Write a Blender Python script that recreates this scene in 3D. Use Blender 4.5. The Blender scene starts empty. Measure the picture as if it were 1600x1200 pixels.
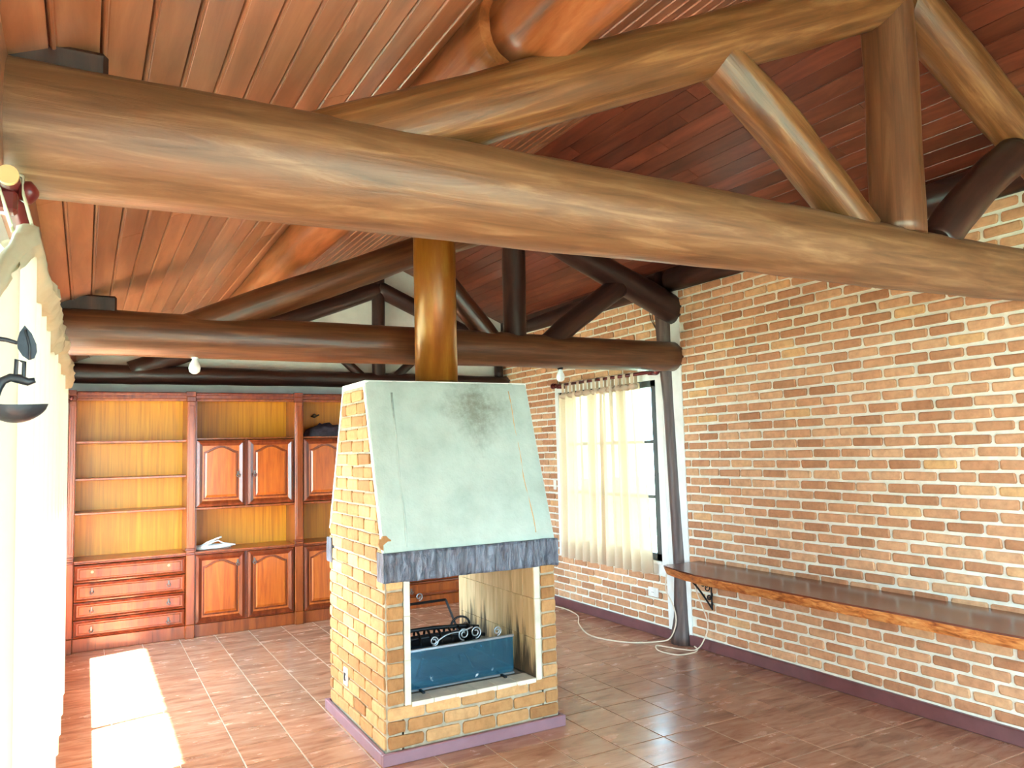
import bpy, math, random
from mathutils import Vector, Matrix, noise

random.seed(7)
SC = bpy.context.scene
COL = SC.collection

# ------------------------------------------------------------------ camera
F_PX = 1204.08
YAW, PITCH, ROLL = 0.506705, 0.0837392, -0.0259972
CAM = Vector((0.0, 0.0, 1.55))
FW = Vector((math.sin(YAW) * math.cos(PITCH), math.cos(YAW) * math.cos(PITCH), math.sin(PITCH)))
_rt = Vector((math.cos(YAW), -math.sin(YAW), 0))
_up = _rt.cross(FW)
RT = math.cos(ROLL) * _rt + math.sin(ROLL) * _up
UP = -math.sin(ROLL) * _rt + math.cos(ROLL) * _up
cd = bpy.data.cameras.new('camera')
cd.sensor_width = 36.0
cd.lens = F_PX / 1600 * 36.0
cd.clip_start = 0.02
cam = bpy.data.objects.new('camera', cd)
COL.objects.link(cam)
cam.matrix_world = Matrix(((RT.x, UP.x, -FW.x, CAM.x), (RT.y, UP.y, -FW.y, CAM.y), (RT.z, UP.z, -FW.z, CAM.z), (0, 0, 0, 1)))
SC.camera = cam


def project(p):
    d = Vector(p) - CAM
    z = d.dot(FW)
    if z < 0.05:
        return None
    return 800 + F_PX * d.dot(RT) / z, 600 - F_PX * d.dot(UP) / z, z


def pix(px, py, axis, val):
    """the point where the sight line through a pixel meets the plane axis = val"""
    d = FW * F_PX + RT * (px - 800) - UP * (py - 600)
    t = (val - CAM[axis]) / d[axis]
    return CAM + d * t


# ------------------------------------------------------------------ light
w = bpy.data.worlds.new('daylight_sky')
SC.world = w
w.use_nodes = True
bg = w.node_tree.nodes['Background']
bg.inputs['Color'].default_value = (0.54, 0.82, 1.0, 1)
bg.inputs['Strength'].default_value = 20.0

sun = bpy.data.lights.new('sun', 'SUN')
sun.energy = 230.0
sun.angle = math.radians(2.0)
sun.color = (1.0, 0.94, 0.84)
so = bpy.data.objects.new('sun', sun)
COL.objects.link(so)
so.location = (-6, 3, 10)
so.rotation_euler = Vector((0.387, 0.10, -1.0)).to_track_quat('-Z', 'Y').to_euler()


def portal(name, loc, direction, sx, sy):
    l = bpy.data.lights.new(name, 'AREA')
    l.shape = 'RECTANGLE'
    l.size, l.size_y = sx, sy
    l.cycles.is_portal = True
    o = bpy.data.objects.new(name, l)
    COL.objects.link(o)
    o.location = loc
    o.rotation_euler = Vector(direction).to_track_quat('-Z', 'Y').to_euler()
    return o


# room numbers (metres)
XL, XR = -0.18, 4.13
YB, YF = -1.80, 7.68
RX, RZ, SLOPE = 2.70, 3.585, 0.427
WIN_R = (4.98, 6.48, 0.604, 2.09)      # y0, y1, z0, z1 on the right wall
WIN_L = (1.40, 7.00, 0.65, 2.05)
WIN_ADDED = (-1.40, 0.70, 0.65, 2.05)      # unseen second left window, added to bring light onto the right wall
DOOR_B = (0.40, 3.80, 0.02, 2.25)      # x0, x1, z0, z1 on the back wall
portal('portal_window_right', (XR + 0.22, 5.73, 1.35), (-1, 0, 0), 1.5, 1.5)
portal('portal_window_left', (XL - 0.24, 4.2, 1.32), (1, 0, 0), 5.6, 1.45)
portal('portal_window_added', (XL - 0.24, -0.35, 1.35), (1, 0, 0), 2.1, 1.4)
portal('portal_door_back', (2.1, YB - 0.24, 1.13), (0, 1, 0), 3.4, 2.25)

vs = SC.view_settings
vs.view_transform = 'Standard'
vs.look = 'None'
vs.gamma = 1.0
vs.use_curve_mapping = False
vs.exposure = 0.40
SC.cycles.max_bounces = 10
SC.cycles.diffuse_bounces = 6
SC.cycles.transparent_max_bounces = 16
SC.cycles.sample_clamp_indirect = 12.0


def ceil_z(x):
    return RZ - SLOPE * abs(RX - x)


# ------------------------------------------------------------------ materials
def srgb(r, g, b):
    f = lambda c: (c / 255 / 12.92) if c / 255 <= 0.04045 else ((c / 255 + 0.055) / 1.055) ** 2.4
    return (f(r), f(g), f(b), 1)


class NT:
    def __init__(s, name):
        s.m = bpy.data.materials.new(name)
        s.m.use_nodes = True
        s.t = s.m.node_tree
        s.b = s.t.nodes['Principled BSDF']
        s.o = s.t.nodes['Material Output']

    def n(s, kind, **kw):
        x = s.t.nodes.new(kind)
        for k, v in kw.items():
            setattr(x, k, v)
        return x

    def l(s, a, b):
        s.t.links.new(a, b)

    def ramp(s, fac, stops):
        r = s.n('ShaderNodeValToRGB')
        e = r.color_ramp.elements
        e[0].position, e[0].color = stops[0]
        e[1].position, e[1].color = stops[-1]
        for p, c in stops[1:-1]:
            q = e.new(p)
            q.color = c
        s.l(fac, r.inputs[0])
        return r.outputs[0]

    def noise(s, vec, scale, detail=4, rough=0.55, dist=0.0):
        x = s.n('ShaderNodeTexNoise')
        x.inputs['Scale'].default_value = scale
        x.inputs['Detail'].default_value = detail
        x.inputs['Roughness'].default_value = rough
        x.inputs['Distortion'].default_value = dist
        s.l(vec, x.inputs['Vector'])
        return x.outputs['Fac']

    def mix(s, fac, a, b, mode='MIX'):
        x = s.n('ShaderNodeMix', data_type='RGBA', blend_type=mode)
        for sock, v in ((x.inputs[0], fac), (x.inputs[6], a), (x.inputs[7], b)):
            if hasattr(v, 'is_output'):
                s.l(v, sock)
            else:
                sock.default_value = v
        return x.outputs[2]

    def math(s, op, a, b=0.0):
        x = s.n('ShaderNodeMath', operation=op)
        for sock, v in ((x.inputs[0], a), (x.inputs[1], b)):
            if hasattr(v, 'is_output'):
                s.l(v, sock)
            else:
                sock.default_value = v
        return x.outputs[0]

    def coords(s, scale=(1, 1, 1), rand=True):
        tc = s.n('ShaderNodeTexCoord')
        v = tc.outputs['Object']
        if rand:
            oi = s.n('ShaderNodeObjectInfo')
            mul = s.math('MULTIPLY', oi.outputs['Random'], 37.0)
            ad = s.n('ShaderNodeVectorMath', operation='ADD')
            s.l(v, ad.inputs[0])
            s.l(mul, ad.inputs[1])
            v = ad.outputs[0]
        mp = s.n('ShaderNodeMapping')
        mp.inputs['Scale'].default_value = scale
        s.l(v, mp.inputs['Vector'])
        return mp.outputs[0]

    def rnd(s):
        """a number for each object and each island of a joined mesh"""
        oi = s.n('ShaderNodeObjectInfo')
        g = s.n('ShaderNodeNewGeometry')
        return s.math('FRACT', s.math('ADD', oi.outputs['Random'], g.outputs['Random Per Island']))

    def bump(s, h, strength=0.3, dist=0.01):
        b = s.n('ShaderNodeBump')
        b.inputs['Strength'].default_value = strength
        b.inputs['Distance'].default_value = dist
        s.l(h, b.inputs['Height'])
        s.l(b.outputs[0], s.b.inputs['Normal'])

    def fin(s, col=None, rough=0.5, metal=0.0, spec=0.5, coat=0.0):
        if col is not None:
            if hasattr(col, 'is_output'):
                s.l(col, s.b.inputs['Base Color'])
            else:
                s.b.inputs['Base Color'].default_value = col
        if hasattr(rough, 'is_output'):
            s.l(rough, s.b.inputs['Roughness'])
        else:
            s.b.inputs['Roughness'].default_value = rough
        s.b.inputs['Metallic'].default_value = metal
        s.b.inputs['Specular IOR Level'].default_value = spec
        s.b.inputs['Coat Weight'].default_value = coat
        s.b.inputs['Coat Roughness'].default_value = 0.15
        return s.m


def wood(name, dark, mid, light, scale, rough=0.35, freq=6.0, var=0.25, coat=0.0, bump=0.15, contrast=(0.3, 0.5, 0.72)):
    t = NT(name)
    v = t.coords(scale)
    f = t.noise(v, freq, 6, 0.62, 0.6)
    c = t.ramp(f, [(contrast[0], dark), (contrast[1], mid), (contrast[2], light)])
    r = t.rnd()
    k = t.math('ADD', t.math('MULTIPLY', r, 2 * var), 1 - var)
    hsv = t.n('ShaderNodeHueSaturation')
    t.l(c, hsv.inputs['Color'])
    t.l(k, hsv.inputs['Value'])
    t.bump(f, bump, 0.01)
    return t.fin(hsv.outputs[0], rough, coat=coat)


def plain(name, col, rough=0.5, metal=0.0, var=0.06, freq=12.0, bump=0.0, spec=0.5):
    t = NT(name)
    v = t.coords()
    f = t.noise(v, freq, 4)
    lo = tuple(max(0, c * (1 - 2 * var)) for c in col[:3]) + (1,)
    hi = tuple(min(1, c * (1 + 2 * var)) for c in col[:3]) + (1,)
    c = t.ramp(f, [(0.3, lo), (0.7, hi)])
    if bump:
        t.bump(f, bump, 0.01)
    return t.fin(c, rough, metal, spec)


M = {}
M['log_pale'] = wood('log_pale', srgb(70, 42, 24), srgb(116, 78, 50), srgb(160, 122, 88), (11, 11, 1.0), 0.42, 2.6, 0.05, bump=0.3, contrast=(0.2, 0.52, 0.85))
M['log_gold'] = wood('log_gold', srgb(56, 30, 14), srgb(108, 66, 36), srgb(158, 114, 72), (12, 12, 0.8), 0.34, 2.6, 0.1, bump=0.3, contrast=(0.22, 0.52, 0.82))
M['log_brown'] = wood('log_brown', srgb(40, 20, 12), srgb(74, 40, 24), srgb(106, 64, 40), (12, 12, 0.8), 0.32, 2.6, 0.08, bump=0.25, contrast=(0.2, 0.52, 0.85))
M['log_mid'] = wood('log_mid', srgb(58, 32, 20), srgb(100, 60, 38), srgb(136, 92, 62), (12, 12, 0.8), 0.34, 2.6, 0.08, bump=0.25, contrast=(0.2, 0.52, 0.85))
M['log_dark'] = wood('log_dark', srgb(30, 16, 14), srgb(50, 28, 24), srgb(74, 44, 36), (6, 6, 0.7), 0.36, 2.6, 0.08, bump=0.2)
M['log_red'] = wood('log_red', srgb(80, 36, 16), srgb(150, 84, 46), srgb(190, 126, 84), (8, 8, 0.9), 0.28, 2.4, 0.08, bump=0.12, contrast=(0.2, 0.5, 0.85))
M['post'] = wood('post', srgb(56, 40, 36), srgb(84, 64, 58), srgb(112, 92, 82), (8, 8, 0.7), 0.5, 2.6, 0.05, bump=0.3)
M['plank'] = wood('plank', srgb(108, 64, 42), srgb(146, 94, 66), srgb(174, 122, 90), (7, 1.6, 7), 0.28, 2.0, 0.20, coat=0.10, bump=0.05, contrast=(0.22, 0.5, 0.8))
M['plank_shaded'] = wood('plank_shaded', srgb(70, 30, 22), srgb(104, 50, 36), srgb(132, 72, 50), (7, 1.6, 7), 0.30, 2.0, 0.28, coat=0.1, bump=0.05, contrast=(0.22, 0.5, 0.8))  # darker copy of the plank colour, carries the shade of the right slope
M['deck'] = plain('deck', srgb(60, 30, 22), 0.7)
M['cab'] = wood('cab', srgb(104, 44, 14), srgb(142, 66, 22), srgb(168, 86, 32), (9, 9, 0.8), 0.28, 2.4, 0.08, coat=0.2, bump=0.04)
M['cab_panel'] = wood('cab_panel', srgb(142, 62, 14), srgb(174, 84, 22), srgb(194, 104, 32), (12, 12, 1.0), 0.28, 2.4, 0.08, coat=0.2, bump=0.04)
M['cab_back'] = wood('cab_back', srgb(186, 106, 10), srgb(214, 132, 16), srgb(228, 152, 28), (16, 16, 0.5), 0.42, 2.2, 0.05, bump=0.02)
M['cab_edge'] = wood('cab_edge', srgb(80, 28, 12), srgb(112, 46, 20), srgb(134, 62, 28), (9, 9, 0.8), 0.26, 2.4, 0.06, coat=0.2, bump=0.03)
M['shelf'] = wood('shelf', srgb(64, 28, 22), srgb(106, 54, 40), srgb(146, 86, 60), (9, 0.8, 9), 0.25, 2.4, 0.05, coat=0.2, bump=0.06)
M['shelf_edge'] = wood('shelf_edge', srgb(124, 56, 24), srgb(196, 118, 60), srgb(228, 170, 104), (5, 4, 14), 0.4, 3.0, 0.05, bump=0.3)
M['rodwood'] = plain('rodwood', srgb(92, 24, 22), 0.3)
M['rodend'] = plain('rodend', srgb(214, 166, 110), 0.5)
M['plaster'] = plain('plaster', srgb(238, 234, 226), 0.85, 0, 0.03, 9.0, 0.15)
M['base'] = plain('base', srgb(112, 70, 70), 0.35, 0, 0.08, 8.0)
M['base_fp'] = plain('base_fp', srgb(140, 104, 112), 0.4, 0, 0.06, 8.0)
M['iron'] = plain('iron', srgb(36, 40, 46), 0.45, 0.3, 0.15, 30.0, 0.2)
M['iron_black'] = plain('iron_black', srgb(20, 20, 24), 0.5, 0.2, 0.1, 30.0)
M['steel'] = plain('steel', srgb(150, 158, 164), 0.3, 0.8)
M['brass'] = plain('brass', srgb(96, 72, 44), 0.4, 0.8)
M['pewter'] = plain('pewter', srgb(120, 112, 106), 0.35, 0.8)
M['white_plastic'] = plain('white_plastic', srgb(236, 232, 222), 0.35)
M['black_plastic'] = plain('black_plastic', srgb(24, 24, 26), 0.4)
M['cord'] = plain('cord', srgb(226, 206, 180), 0.5)
M['cord_white'] = plain('cord_white', srgb(238, 236, 230), 0.5)
M['cloth_dark'] = plain('cloth_dark', srgb(56, 50, 60), 0.5, 0, 0.3, 20.0, 0.3)
M['frame_win'] = plain('frame_win', srgb(52, 58, 62), 0.45)
M['porcelain'] = plain('porcelain', srgb(238, 236, 230), 0.15)
M['ground'] = plain('ground', srgb(64, 84, 72), 0.9, 0, 0.2, 3.0)
M['mortar_fp'] = plain('mortar_fp', srgb(168, 154, 130), 0.9, 0, 0.10, 30.0, 0.6)
M['firetile'] = None


def m_brick(name, c0, c1, c2):
    t = NT(name)
    v = t.coords()
    r = t.rnd()
    base = t.ramp(r, [(0.0, c0), (0.5, c1), (0.93, c2), (1.0, srgb(222, 172, 116))])
    f = t.noise(v, 22.0, 5, 0.65)
    g = t.noise(v, 90.0, 3, 0.6)
    shade = t.ramp(f, [(0.25, (0.72, 0.68, 0.66, 1)), (0.6, (1, 1, 1, 1)), (0.8, (1.0, 1.0, 1.0, 1))])
    c = t.mix(1.0, base, shade, 'MULTIPLY')
    pits = t.ramp(g, [(0.22, (0.35, 0.28, 0.24, 1)), (0.30, (1, 1, 1, 1))])
    c = t.mix(0.7, c, pits, 'MULTIPLY')
    t.bump(f, 0.5, 0.006)
    return t.fin(c, 0.85, spec=0.3)


M['brick'] = m_brick('brick', srgb(184, 128, 92), srgb(208, 152, 112), srgb(222, 172, 130))
M['brick_fp'] = m_brick('brick_fp', srgb(160, 110, 66), srgb(184, 134, 84), srgb(200, 154, 104))


def m_mortar():
    t = NT('mortar')
    v = t.coords()
    f = t.noise(v, 14.0, 6, 0.65)
    c = t.ramp(f, [(0.3, srgb(222, 214, 194)), (0.7, srgb(242, 238, 224))])
    t.bump(f, 0.6, 0.008)
    return t.fin(c, 0.9, spec=0.2)


M['mortar'] = m_mortar()


def m_tile():
    t = NT('floor_tile')
    v = t.coords((1.6, 7.0, 1.0))
    v2 = t.coords((1.0, 2.2, 1.0))
    f = t.noise(v, 2.2, 6, 0.62, 0.8)
    g = t.noise(v2, 5.0, 5, 0.6)
    c = t.ramp(f, [(0.25, srgb(134, 88, 66)), (0.5, srgb(182, 132, 104)), (0.88, srgb(206, 164, 138))])
    d = t.ramp(g, [(0.3, (0.78, 0.72, 0.70, 1)), (0.65, (1.0, 1.0, 1.0, 1))])
    c = t.mix(1.0, c, d, 'MULTIPLY')
    k = t.math('ADD', t.math('MULTIPLY', t.rnd(), 0.22), 0.89)
    h = t.n('ShaderNodeHueSaturation')
    t.l(c, h.inputs['Color'])
    t.l(k, h.inputs['Value'])
    rr = t.math('ADD', t.math('MULTIPLY', g, 0.18), 0.16)
    t.bump(g, 0.05, 0.01)
    return t.fin(h.outputs[0], rr, spec=0.5)


M['tile'] = m_tile()
M['grout'] = plain('grout', srgb(196, 172, 146), 0.8)


def m_hood():
    t = NT('hood_plaster')
    v = t.coords((1, 1, 1), False)
    f = t.noise(v, 5.0, 7, 0.65)
    g = t.noise(v, 45.0, 3, 0.6)
    c = t.ramp(f, [(0.25, srgb(166, 178, 166)), (0.5, srgb(182, 194, 182)), (0.78, srgb(196, 206, 194))])
    # grey smoke stain near the top of the hood
    sx = t.n('ShaderNodeSeparateXYZ')
    tc = t.n('ShaderNodeTexCoord')
    t.l(tc.outputs['Object'], sx.inputs[0])
    gx = t.math('ABSOLUTE', t.math('SUBTRACT', sx.outputs[0], 0.14))
    gz = t.math('ABSOLUTE', t.math('SUBTRACT', sx.outputs[2], 0.76))
    dist = t.math('ADD', t.math('MULTIPLY', gx, 2.4), t.math('MULTIPLY', gz, 2.2))
    st = t.math('MULTIPLY', t.math('SUBTRACT', 1.0, dist), t.noise(v, 22.0, 8, 0.75))
    fac = t.ramp(st, [(0.16, (0, 0, 0, 1)), (0.5, (0.75, 0.75, 0.75, 1))])
    c = t.mix(fac, c, srgb(112, 110, 92))
    h = t.math('ADD', f, t.math('MULTIPLY', g, 0.35))
    t.bump(h, 0.5, 0.012)
    return t.fin(c, 0.85, spec=0.3)


M['hood'] = m_hood()


def m_lintel():
    t = NT('lintel')
    v = t.coords((9.0, 6.0, 1.6), False)
    f = t.noise(v, 3.6, 5, 0.6, 0.6)
    c = t.ramp(f, [(0.3, srgb(44, 42, 48)), (0.5, srgb(96, 98, 110)), (0.7, srgb(140, 146, 160))])
    t.bump(f, 1.0, 0.03)
    return t.fin(c, 0.35)


M['lintel'] = m_lintel()


def m_firetile():
    t = NT('fire_tile')
    v = t.coords((14, 14, 1.6))
    tc = t.n('ShaderNodeTexCoord')
    geo = t.n('ShaderNodeNewGeometry')
    sx = t.n('ShaderNodeSeparateXYZ')
    t.l(geo.outputs['Position'], sx.inputs[0])
    vv = t.n('ShaderNodeMapping')
    vv.inputs['Scale'].default_value = (14, 14, 1.4)
    t.l(geo.outputs['Position'], vv.inputs['Vector'])
    streak = t.noise(vv.outputs[0], 1.6, 5, 0.6)
    f = t.noise(v, 2.0, 4)
    c = t.ramp(f, [(0.3, srgb(196, 164, 116)), (0.7, srgb(226, 200, 154))])
    hgt = t.math('MULTIPLY', t.math('SUBTRACT', 0.62, sx.outputs[2]), 1.1)
    soot = t.ramp(t.math('ADD', streak, hgt), [(0.60, (0, 0, 0, 1)), (0.78, (0.9, 0.9, 0.9, 1))])
    c = t.mix(soot, c, srgb(38, 34, 30))
    return t.fin(c, 0.75, spec=0.3)


M['firetile'] = m_firetile()
M['silltile'] = plain('silltile', srgb(214, 204, 182), 0.5, 0, 0.08, 10.0)
M['ashfloor'] = plain('ashfloor', srgb(120, 112, 100), 0.85, 0, 0.2, 14.0)


def m_flue():
    t = NT('flue_paint')
    v = t.coords((6, 6, 0.9), False)
    f = t.noise(v, 2.4, 5, 0.6)
    c = t.ramp(f, [(0.3, srgb(128, 70, 18)), (0.55, srgb(150, 92, 30)), (0.75, srgb(172, 122, 50))])
    return t.fin(c, 0.30, 0.25)


M['flue'] = m_flue()


def m_pane(name, tint, gloss=0.06, rough=0.02):
    t = NT(name)
    tr = t.n('ShaderNodeBsdfTransparent')
    tr.inputs[0].default_value = tint
    gl = t.n('ShaderNodeBsdfGlossy')
    gl.inputs['Roughness'].default_value = rough
    gl.inputs['Color'].default_value = (1, 1, 1, 1)
    mx = t.n('ShaderNodeMixShader')
    lw = t.n('ShaderNodeLayerWeight')
    lw.inputs[0].default_value = 0.5
    fac = t.math('ADD', t.math('MULTIPLY', t.math('POWER', lw.outputs['Facing'], 5.0), 0.6), 0.03)
    t.l(fac, mx.inputs[0])
    t.l(tr.outputs[0], mx.inputs[1])
    t.l(gl.outputs[0], mx.inputs[2])
    t.l(mx.outputs[0], t.o.inputs['Surface'])
    return t.m


M['pane'] = m_pane('window_glass', (0.96, 0.98, 0.98, 1))


def m_smoked():
    t = NT('smoked_glass')
    tr = t.n('ShaderNodeBsdfTransparent')
    tr.inputs[0].default_value = (0.26, 0.56, 0.70, 1)
    gl = t.n('ShaderNodeBsdfGlossy')
    gl.inputs['Roughness'].default_value = 0.12
    gl.inputs['Color'].default_value = (0.45, 0.75, 0.9, 1)
    df = t.n('ShaderNodeBsdfDiffuse')
    v = t.coords((1, 1, 1), False)
    f = t.noise(v, 16.0, 6, 0.7)
    spots = t.ramp(f, [(0.64, (0.03, 0.20, 0.32, 1)), (0.68, (0.7, 0.72, 0.7, 1))])
    t.l(spots, df.inputs[0])
    m1 = t.n('ShaderNodeMixShader')
    m1.inputs[0].default_value = 0.12
    t.l(tr.outputs[0], m1.inputs[1])
    t.l(gl.outputs[0], m1.inputs[2])
    m2 = t.n('ShaderNodeMixShader')
    sf = t.ramp(f, [(0.64, (0.17, 0.17, 0.17, 1)), (0.68, (0.7, 0.7, 0.7, 1))])
    t.l(sf, m2.inputs[0])
    t.l(m1.outputs[0], m2.inputs[1])
    t.l(df.outputs[0], m2.inputs[2])
    t.l(m2.outputs[0], t.o.inputs['Surface'])
    return t.m


M['smoked'] = m_smoked()


def m_fabric(name, col, trans, weight=0.5, sheer=0.0):
    t = NT(name)
    v = t.coords()
    f = t.noise(v, 60.0, 3)
    df = t.n('ShaderNodeBsdfDiffuse')
    tl = t.n('ShaderNodeBsdfTranslucent')
    c = t.mix(0.12, col, t.ramp(f, [(0.3, (0.6, 0.6, 0.6, 1)), (0.7, (1, 1, 1, 1))]), 'MULTIPLY')
    t.l(c, df.inputs[0])
    tl.inputs[0].default_value = trans
    mx = t.n('ShaderNodeMixShader')
    mx.inputs[0].default_value = weight
    t.l(df.outputs[0], mx.inputs[1])
    t.l(tl.outputs[0], mx.inputs[2])
    tp = t.n('ShaderNodeBsdfTransparent')
    tp.inputs[0].default_value = (1.0, 0.84, 0.62, 1)
    m2 = t.n('ShaderNodeMixShader')
    m2.inputs[0].default_value = sheer
    t.l(mx.outputs[0], m2.inputs[1])
    t.l(tp.outputs[0], m2.inputs[2])
    t.l(m2.outputs[0], t.o.inputs['Surface'])
    return t.m


M['curtain'] = m_fabric('curtain_fabric', srgb(206, 180, 156), srgb(226, 196, 150), 0.16, 0.05)
M['curtain_white'] = m_fabric('curtain_white', srgb(222, 208, 184), srgb(240, 222, 190), 0.07)
M['ruffle'] = m_fabric('ruffle_fabric', srgb(196, 184, 154), srgb(226, 214, 184), 0.08)


# ------------------------------------------------------------------ mesh helpers
WM = {}


class MB:
    def __init__(s):
        s.v, s.f, s.sm = [], [], []

    def add(s, vs, fs, smooth=False):
        k = len(s.v)
        s.v += [tuple(p) for p in vs]
        s.f += [tuple(i + k for i in f) for f in fs]
        s.sm += [smooth] * len(fs)
        return s

    def box(s, x0, x1, y0, y1, z0, z1, ch=0.0):
        if ch <= 0:
            vs = [(x, y, z) for x in (x0, x1) for y in (y0, y1) for z in (z0, z1)]
            return s.add(vs, [(0, 1, 3, 2), (4, 6, 7, 5), (0, 4, 5, 1), (2, 3, 7, 6), (0, 2, 6, 4), (1, 5, 7, 3)])
        # chamfered box: three inset rings of faces
        c = min(ch, (x1 - x0) / 2.2, (y1 - y0) / 2.2, (z1 - z0) / 2.2)
        vs, idx = [], {}
        for ix, x in ((0, x0), (1, x1)):
            for iy, y in ((0, y0), (1, y1)):
                for iz, z in ((0, z0), (1, z1)):
                    sx, sy, sz = (1 if ix == 0 else -1), (1 if iy == 0 else -1), (1 if iz == 0 else -1)
                    idx[ix, iy, iz, 'x'] = len(vs); vs.append((x, y + sy * c, z + sz * c))
                    idx[ix, iy, iz, 'y'] = len(vs); vs.append((x + sx * c, y, z + sz * c))
                    idx[ix, iy, iz, 'z'] = len(vs); vs.append((x + sx * c, y + sy * c, z))
        I = idx
        fs = []
        fs.append((I[0,0,0,'x'], I[0,0,1,'x'], I[0,1,1,'x'], I[0,1,0,'x']))
        fs.append((I[1,0,0,'x'], I[1,1,0,'x'], I[1,1,1,'x'], I[1,0,1,'x']))
        fs.append((I[0,0,0,'y'], I[1,0,0,'y'], I[1,0,1,'y'], I[0,0,1,'y']))
        fs.append((I[0,1,0,'y'], I[0,1,1,'y'], I[1,1,1,'y'], I[1,1,0,'y']))
        fs.append((I[0,0,0,'z'], I[0,1,0,'z'], I[1,1,0,'z'], I[1,0,0,'z']))
        fs.append((I[0,0,1,'z'], I[1,0,1,'z'], I[1,1,1,'z'], I[0,1,1,'z']))
        for a in (0, 1):
            for b in (0, 1):
                fs.append((I[a,b,0,'x'], I[a,b,1,'x'], I[a,b,1,'y'], I[a,b,0,'y']))
                fs.append((I[a,0,b,'x'], I[a,1,b,'x'], I[a,1,b,'z'], I[a,0,b,'z']))
                fs.append((I[0,a,b,'y'], I[1,a,b,'y'], I[1,a,b,'z'], I[0,a,b,'z']))
                fs.append((I[a,b,0,'x'], I[a,b,0,'y'], I[a,b,0,'z']))
                fs.append((I[a,b,1,'x'], I[a,b,1,'y'], I[a,b,1,'z']))
        return s.add(vs, fs)

    def prism(s, pts, d):
        """closed polygon of 3D points pushed along the vector d"""
        n = len(pts)
        d = Vector(d)
        vs = [Vector(p) for p in pts] + [Vector(p) + d for p in pts]
        fs = [tuple(range(n - 1, -1, -1)), tuple(range(n, 2 * n))]
        fs += [(i, (i + 1) % n, (i + 1) % n + n, i + n) for i in range(n)]
        return s.add(vs, fs)

    def tube(s, pts, r, segs=8, cap=True, closed=False, smooth=True, flat=1.0):
        pts = [Vector(p) for p in pts]
        n = len(pts)
        rs = r if isinstance(r, (list, tuple)) else [r] * n
        vs, fs = [], []
        prev = None
        for i, p in enumerate(pts):
            if closed:
                t = pts[(i + 1) % n] - pts[i - 1]
            else:
                t = pts[min(i + 1, n - 1)] - pts[max(i - 1, 0)]
            if t.length < 1e-9:
                t = Vector((0, 0, 1))
            t.normalize()
            if prev is None:
                a = Vector((0, 0, 1)) if abs(t.z) < 0.9 else Vector((1, 0, 0))
                u = t.cross(a).normalized()
            else:
                u = (prev - t * prev.dot(t))
                u = u.normalized() if u.length > 1e-6 else t.orthogonal().normalized()
            prev = u
            v = t.cross(u)
            for k in range(segs):
                a = 2 * math.pi * k / segs
                vs.append(p + u * math.cos(a) * rs[i] + v * math.sin(a) * rs[i] * flat)
        m = n if closed else n - 1
        for i in range(m):
            for k in range(segs):
                a, b = i * segs + k, i * segs + (k + 1) % segs
                c, d = ((i + 1) % n) * segs + (k + 1) % segs, ((i + 1) % n) * segs + k
                fs.append((a, b, c, d))
        s.add(vs, fs, smooth)
        if cap and not closed:
            k0 = len(s.v) - len(vs)
            s.f.append(tuple(range(k0 + segs - 1, k0 - 1, -1))); s.sm.append(False)
            s.f.append(tuple(range(k0 + (n - 1) * segs, k0 + n * segs))); s.sm.append(False)
        return s

    def lathe(s, prof, c, axis='z', segs=16, smooth=True):
        """prof: list of (radius, height along axis)"""
        c = Vector(c)
        ax = {'x': (Vector((0, 1, 0)), Vector((0, 0, 1)), Vector((1, 0, 0))),
              'y': (Vector((1, 0, 0)), Vector((0, 0, 1)), Vector((0, 1, 0))),
              'z': (Vector((1, 0, 0)), Vector((0, 1, 0)), Vector((0, 0, 1)))}[axis]
        vs, fs = [], []
        for r, h in prof:
            for k in range(segs):
                a = 2 * math.pi * k / segs
                vs.append(c + ax[0] * math.cos(a) * r + ax[1] * math.sin(a) * r + ax[2] * h)
        for i in range(len(prof) - 1):
            for k in range(segs):
                fs.append((i * segs + k, i * segs + (k + 1) % segs, (i + 1) * segs + (k + 1) % segs, (i + 1) * segs + k))
        s.add(vs, fs, smooth)
        k0 = len(s.v) - len(vs)
        s.f.append(tuple(range(k0 + segs - 1, k0 - 1, -1))); s.sm.append(False)
        s.f.append(tuple(range(k0 + (len(prof) - 1) * segs, k0 + len(prof) * segs))); s.sm.append(False)
        return s

    def grid(s, fn, nu, nv, smooth=True):
        vs = [fn(i / nu, j / nv) for j in range(nv + 1) for i in range(nu + 1)]
        fs = [(j * (nu + 1) + i, j * (nu + 1) + i + 1, (j + 1) * (nu + 1) + i + 1, (j + 1) * (nu + 1) + i) for j in range(nv) for i in range(nu)]
        return s.add(vs, fs, smooth)

    def mesh(s, name, mat, recentre=True):
        if recentre and s.v:
            lo = [min(p[i] for p in s.v) for i in range(3)]
            hi = [max(p[i] for p in s.v) for i in range(3)]
            c = Vector(((lo[0] + hi[0]) / 2, (lo[1] + hi[1]) / 2, lo[2]))
        else:
            c = Vector((0, 0, 0))
        me = bpy.data.meshes.new(name)
        me.from_pydata([(p[0] - c.x, p[1] - c.y, p[2] - c.z) for p in s.v], [], s.f)
        me.polygons.foreach_set('use_smooth', s.sm)
        me.materials.append(mat)
        me.update()
        return me, c

    def build(s, name, mat, parent=None, recentre=True):
        me, c = s.mesh(name, M[mat] if isinstance(mat, str) else mat, recentre)
        return link(name, me, Matrix.Translation(c), parent)


def link(name, data, mw, parent=None):
    o = bpy.data.objects.new(name, data)
    COL.objects.link(o)
    WM[o] = mw.copy()
    if parent is not None:
        o.parent = parent
        o.matrix_basis = WM[parent].inverted() @ mw
    else:
        o.matrix_basis = mw
    return o


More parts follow.
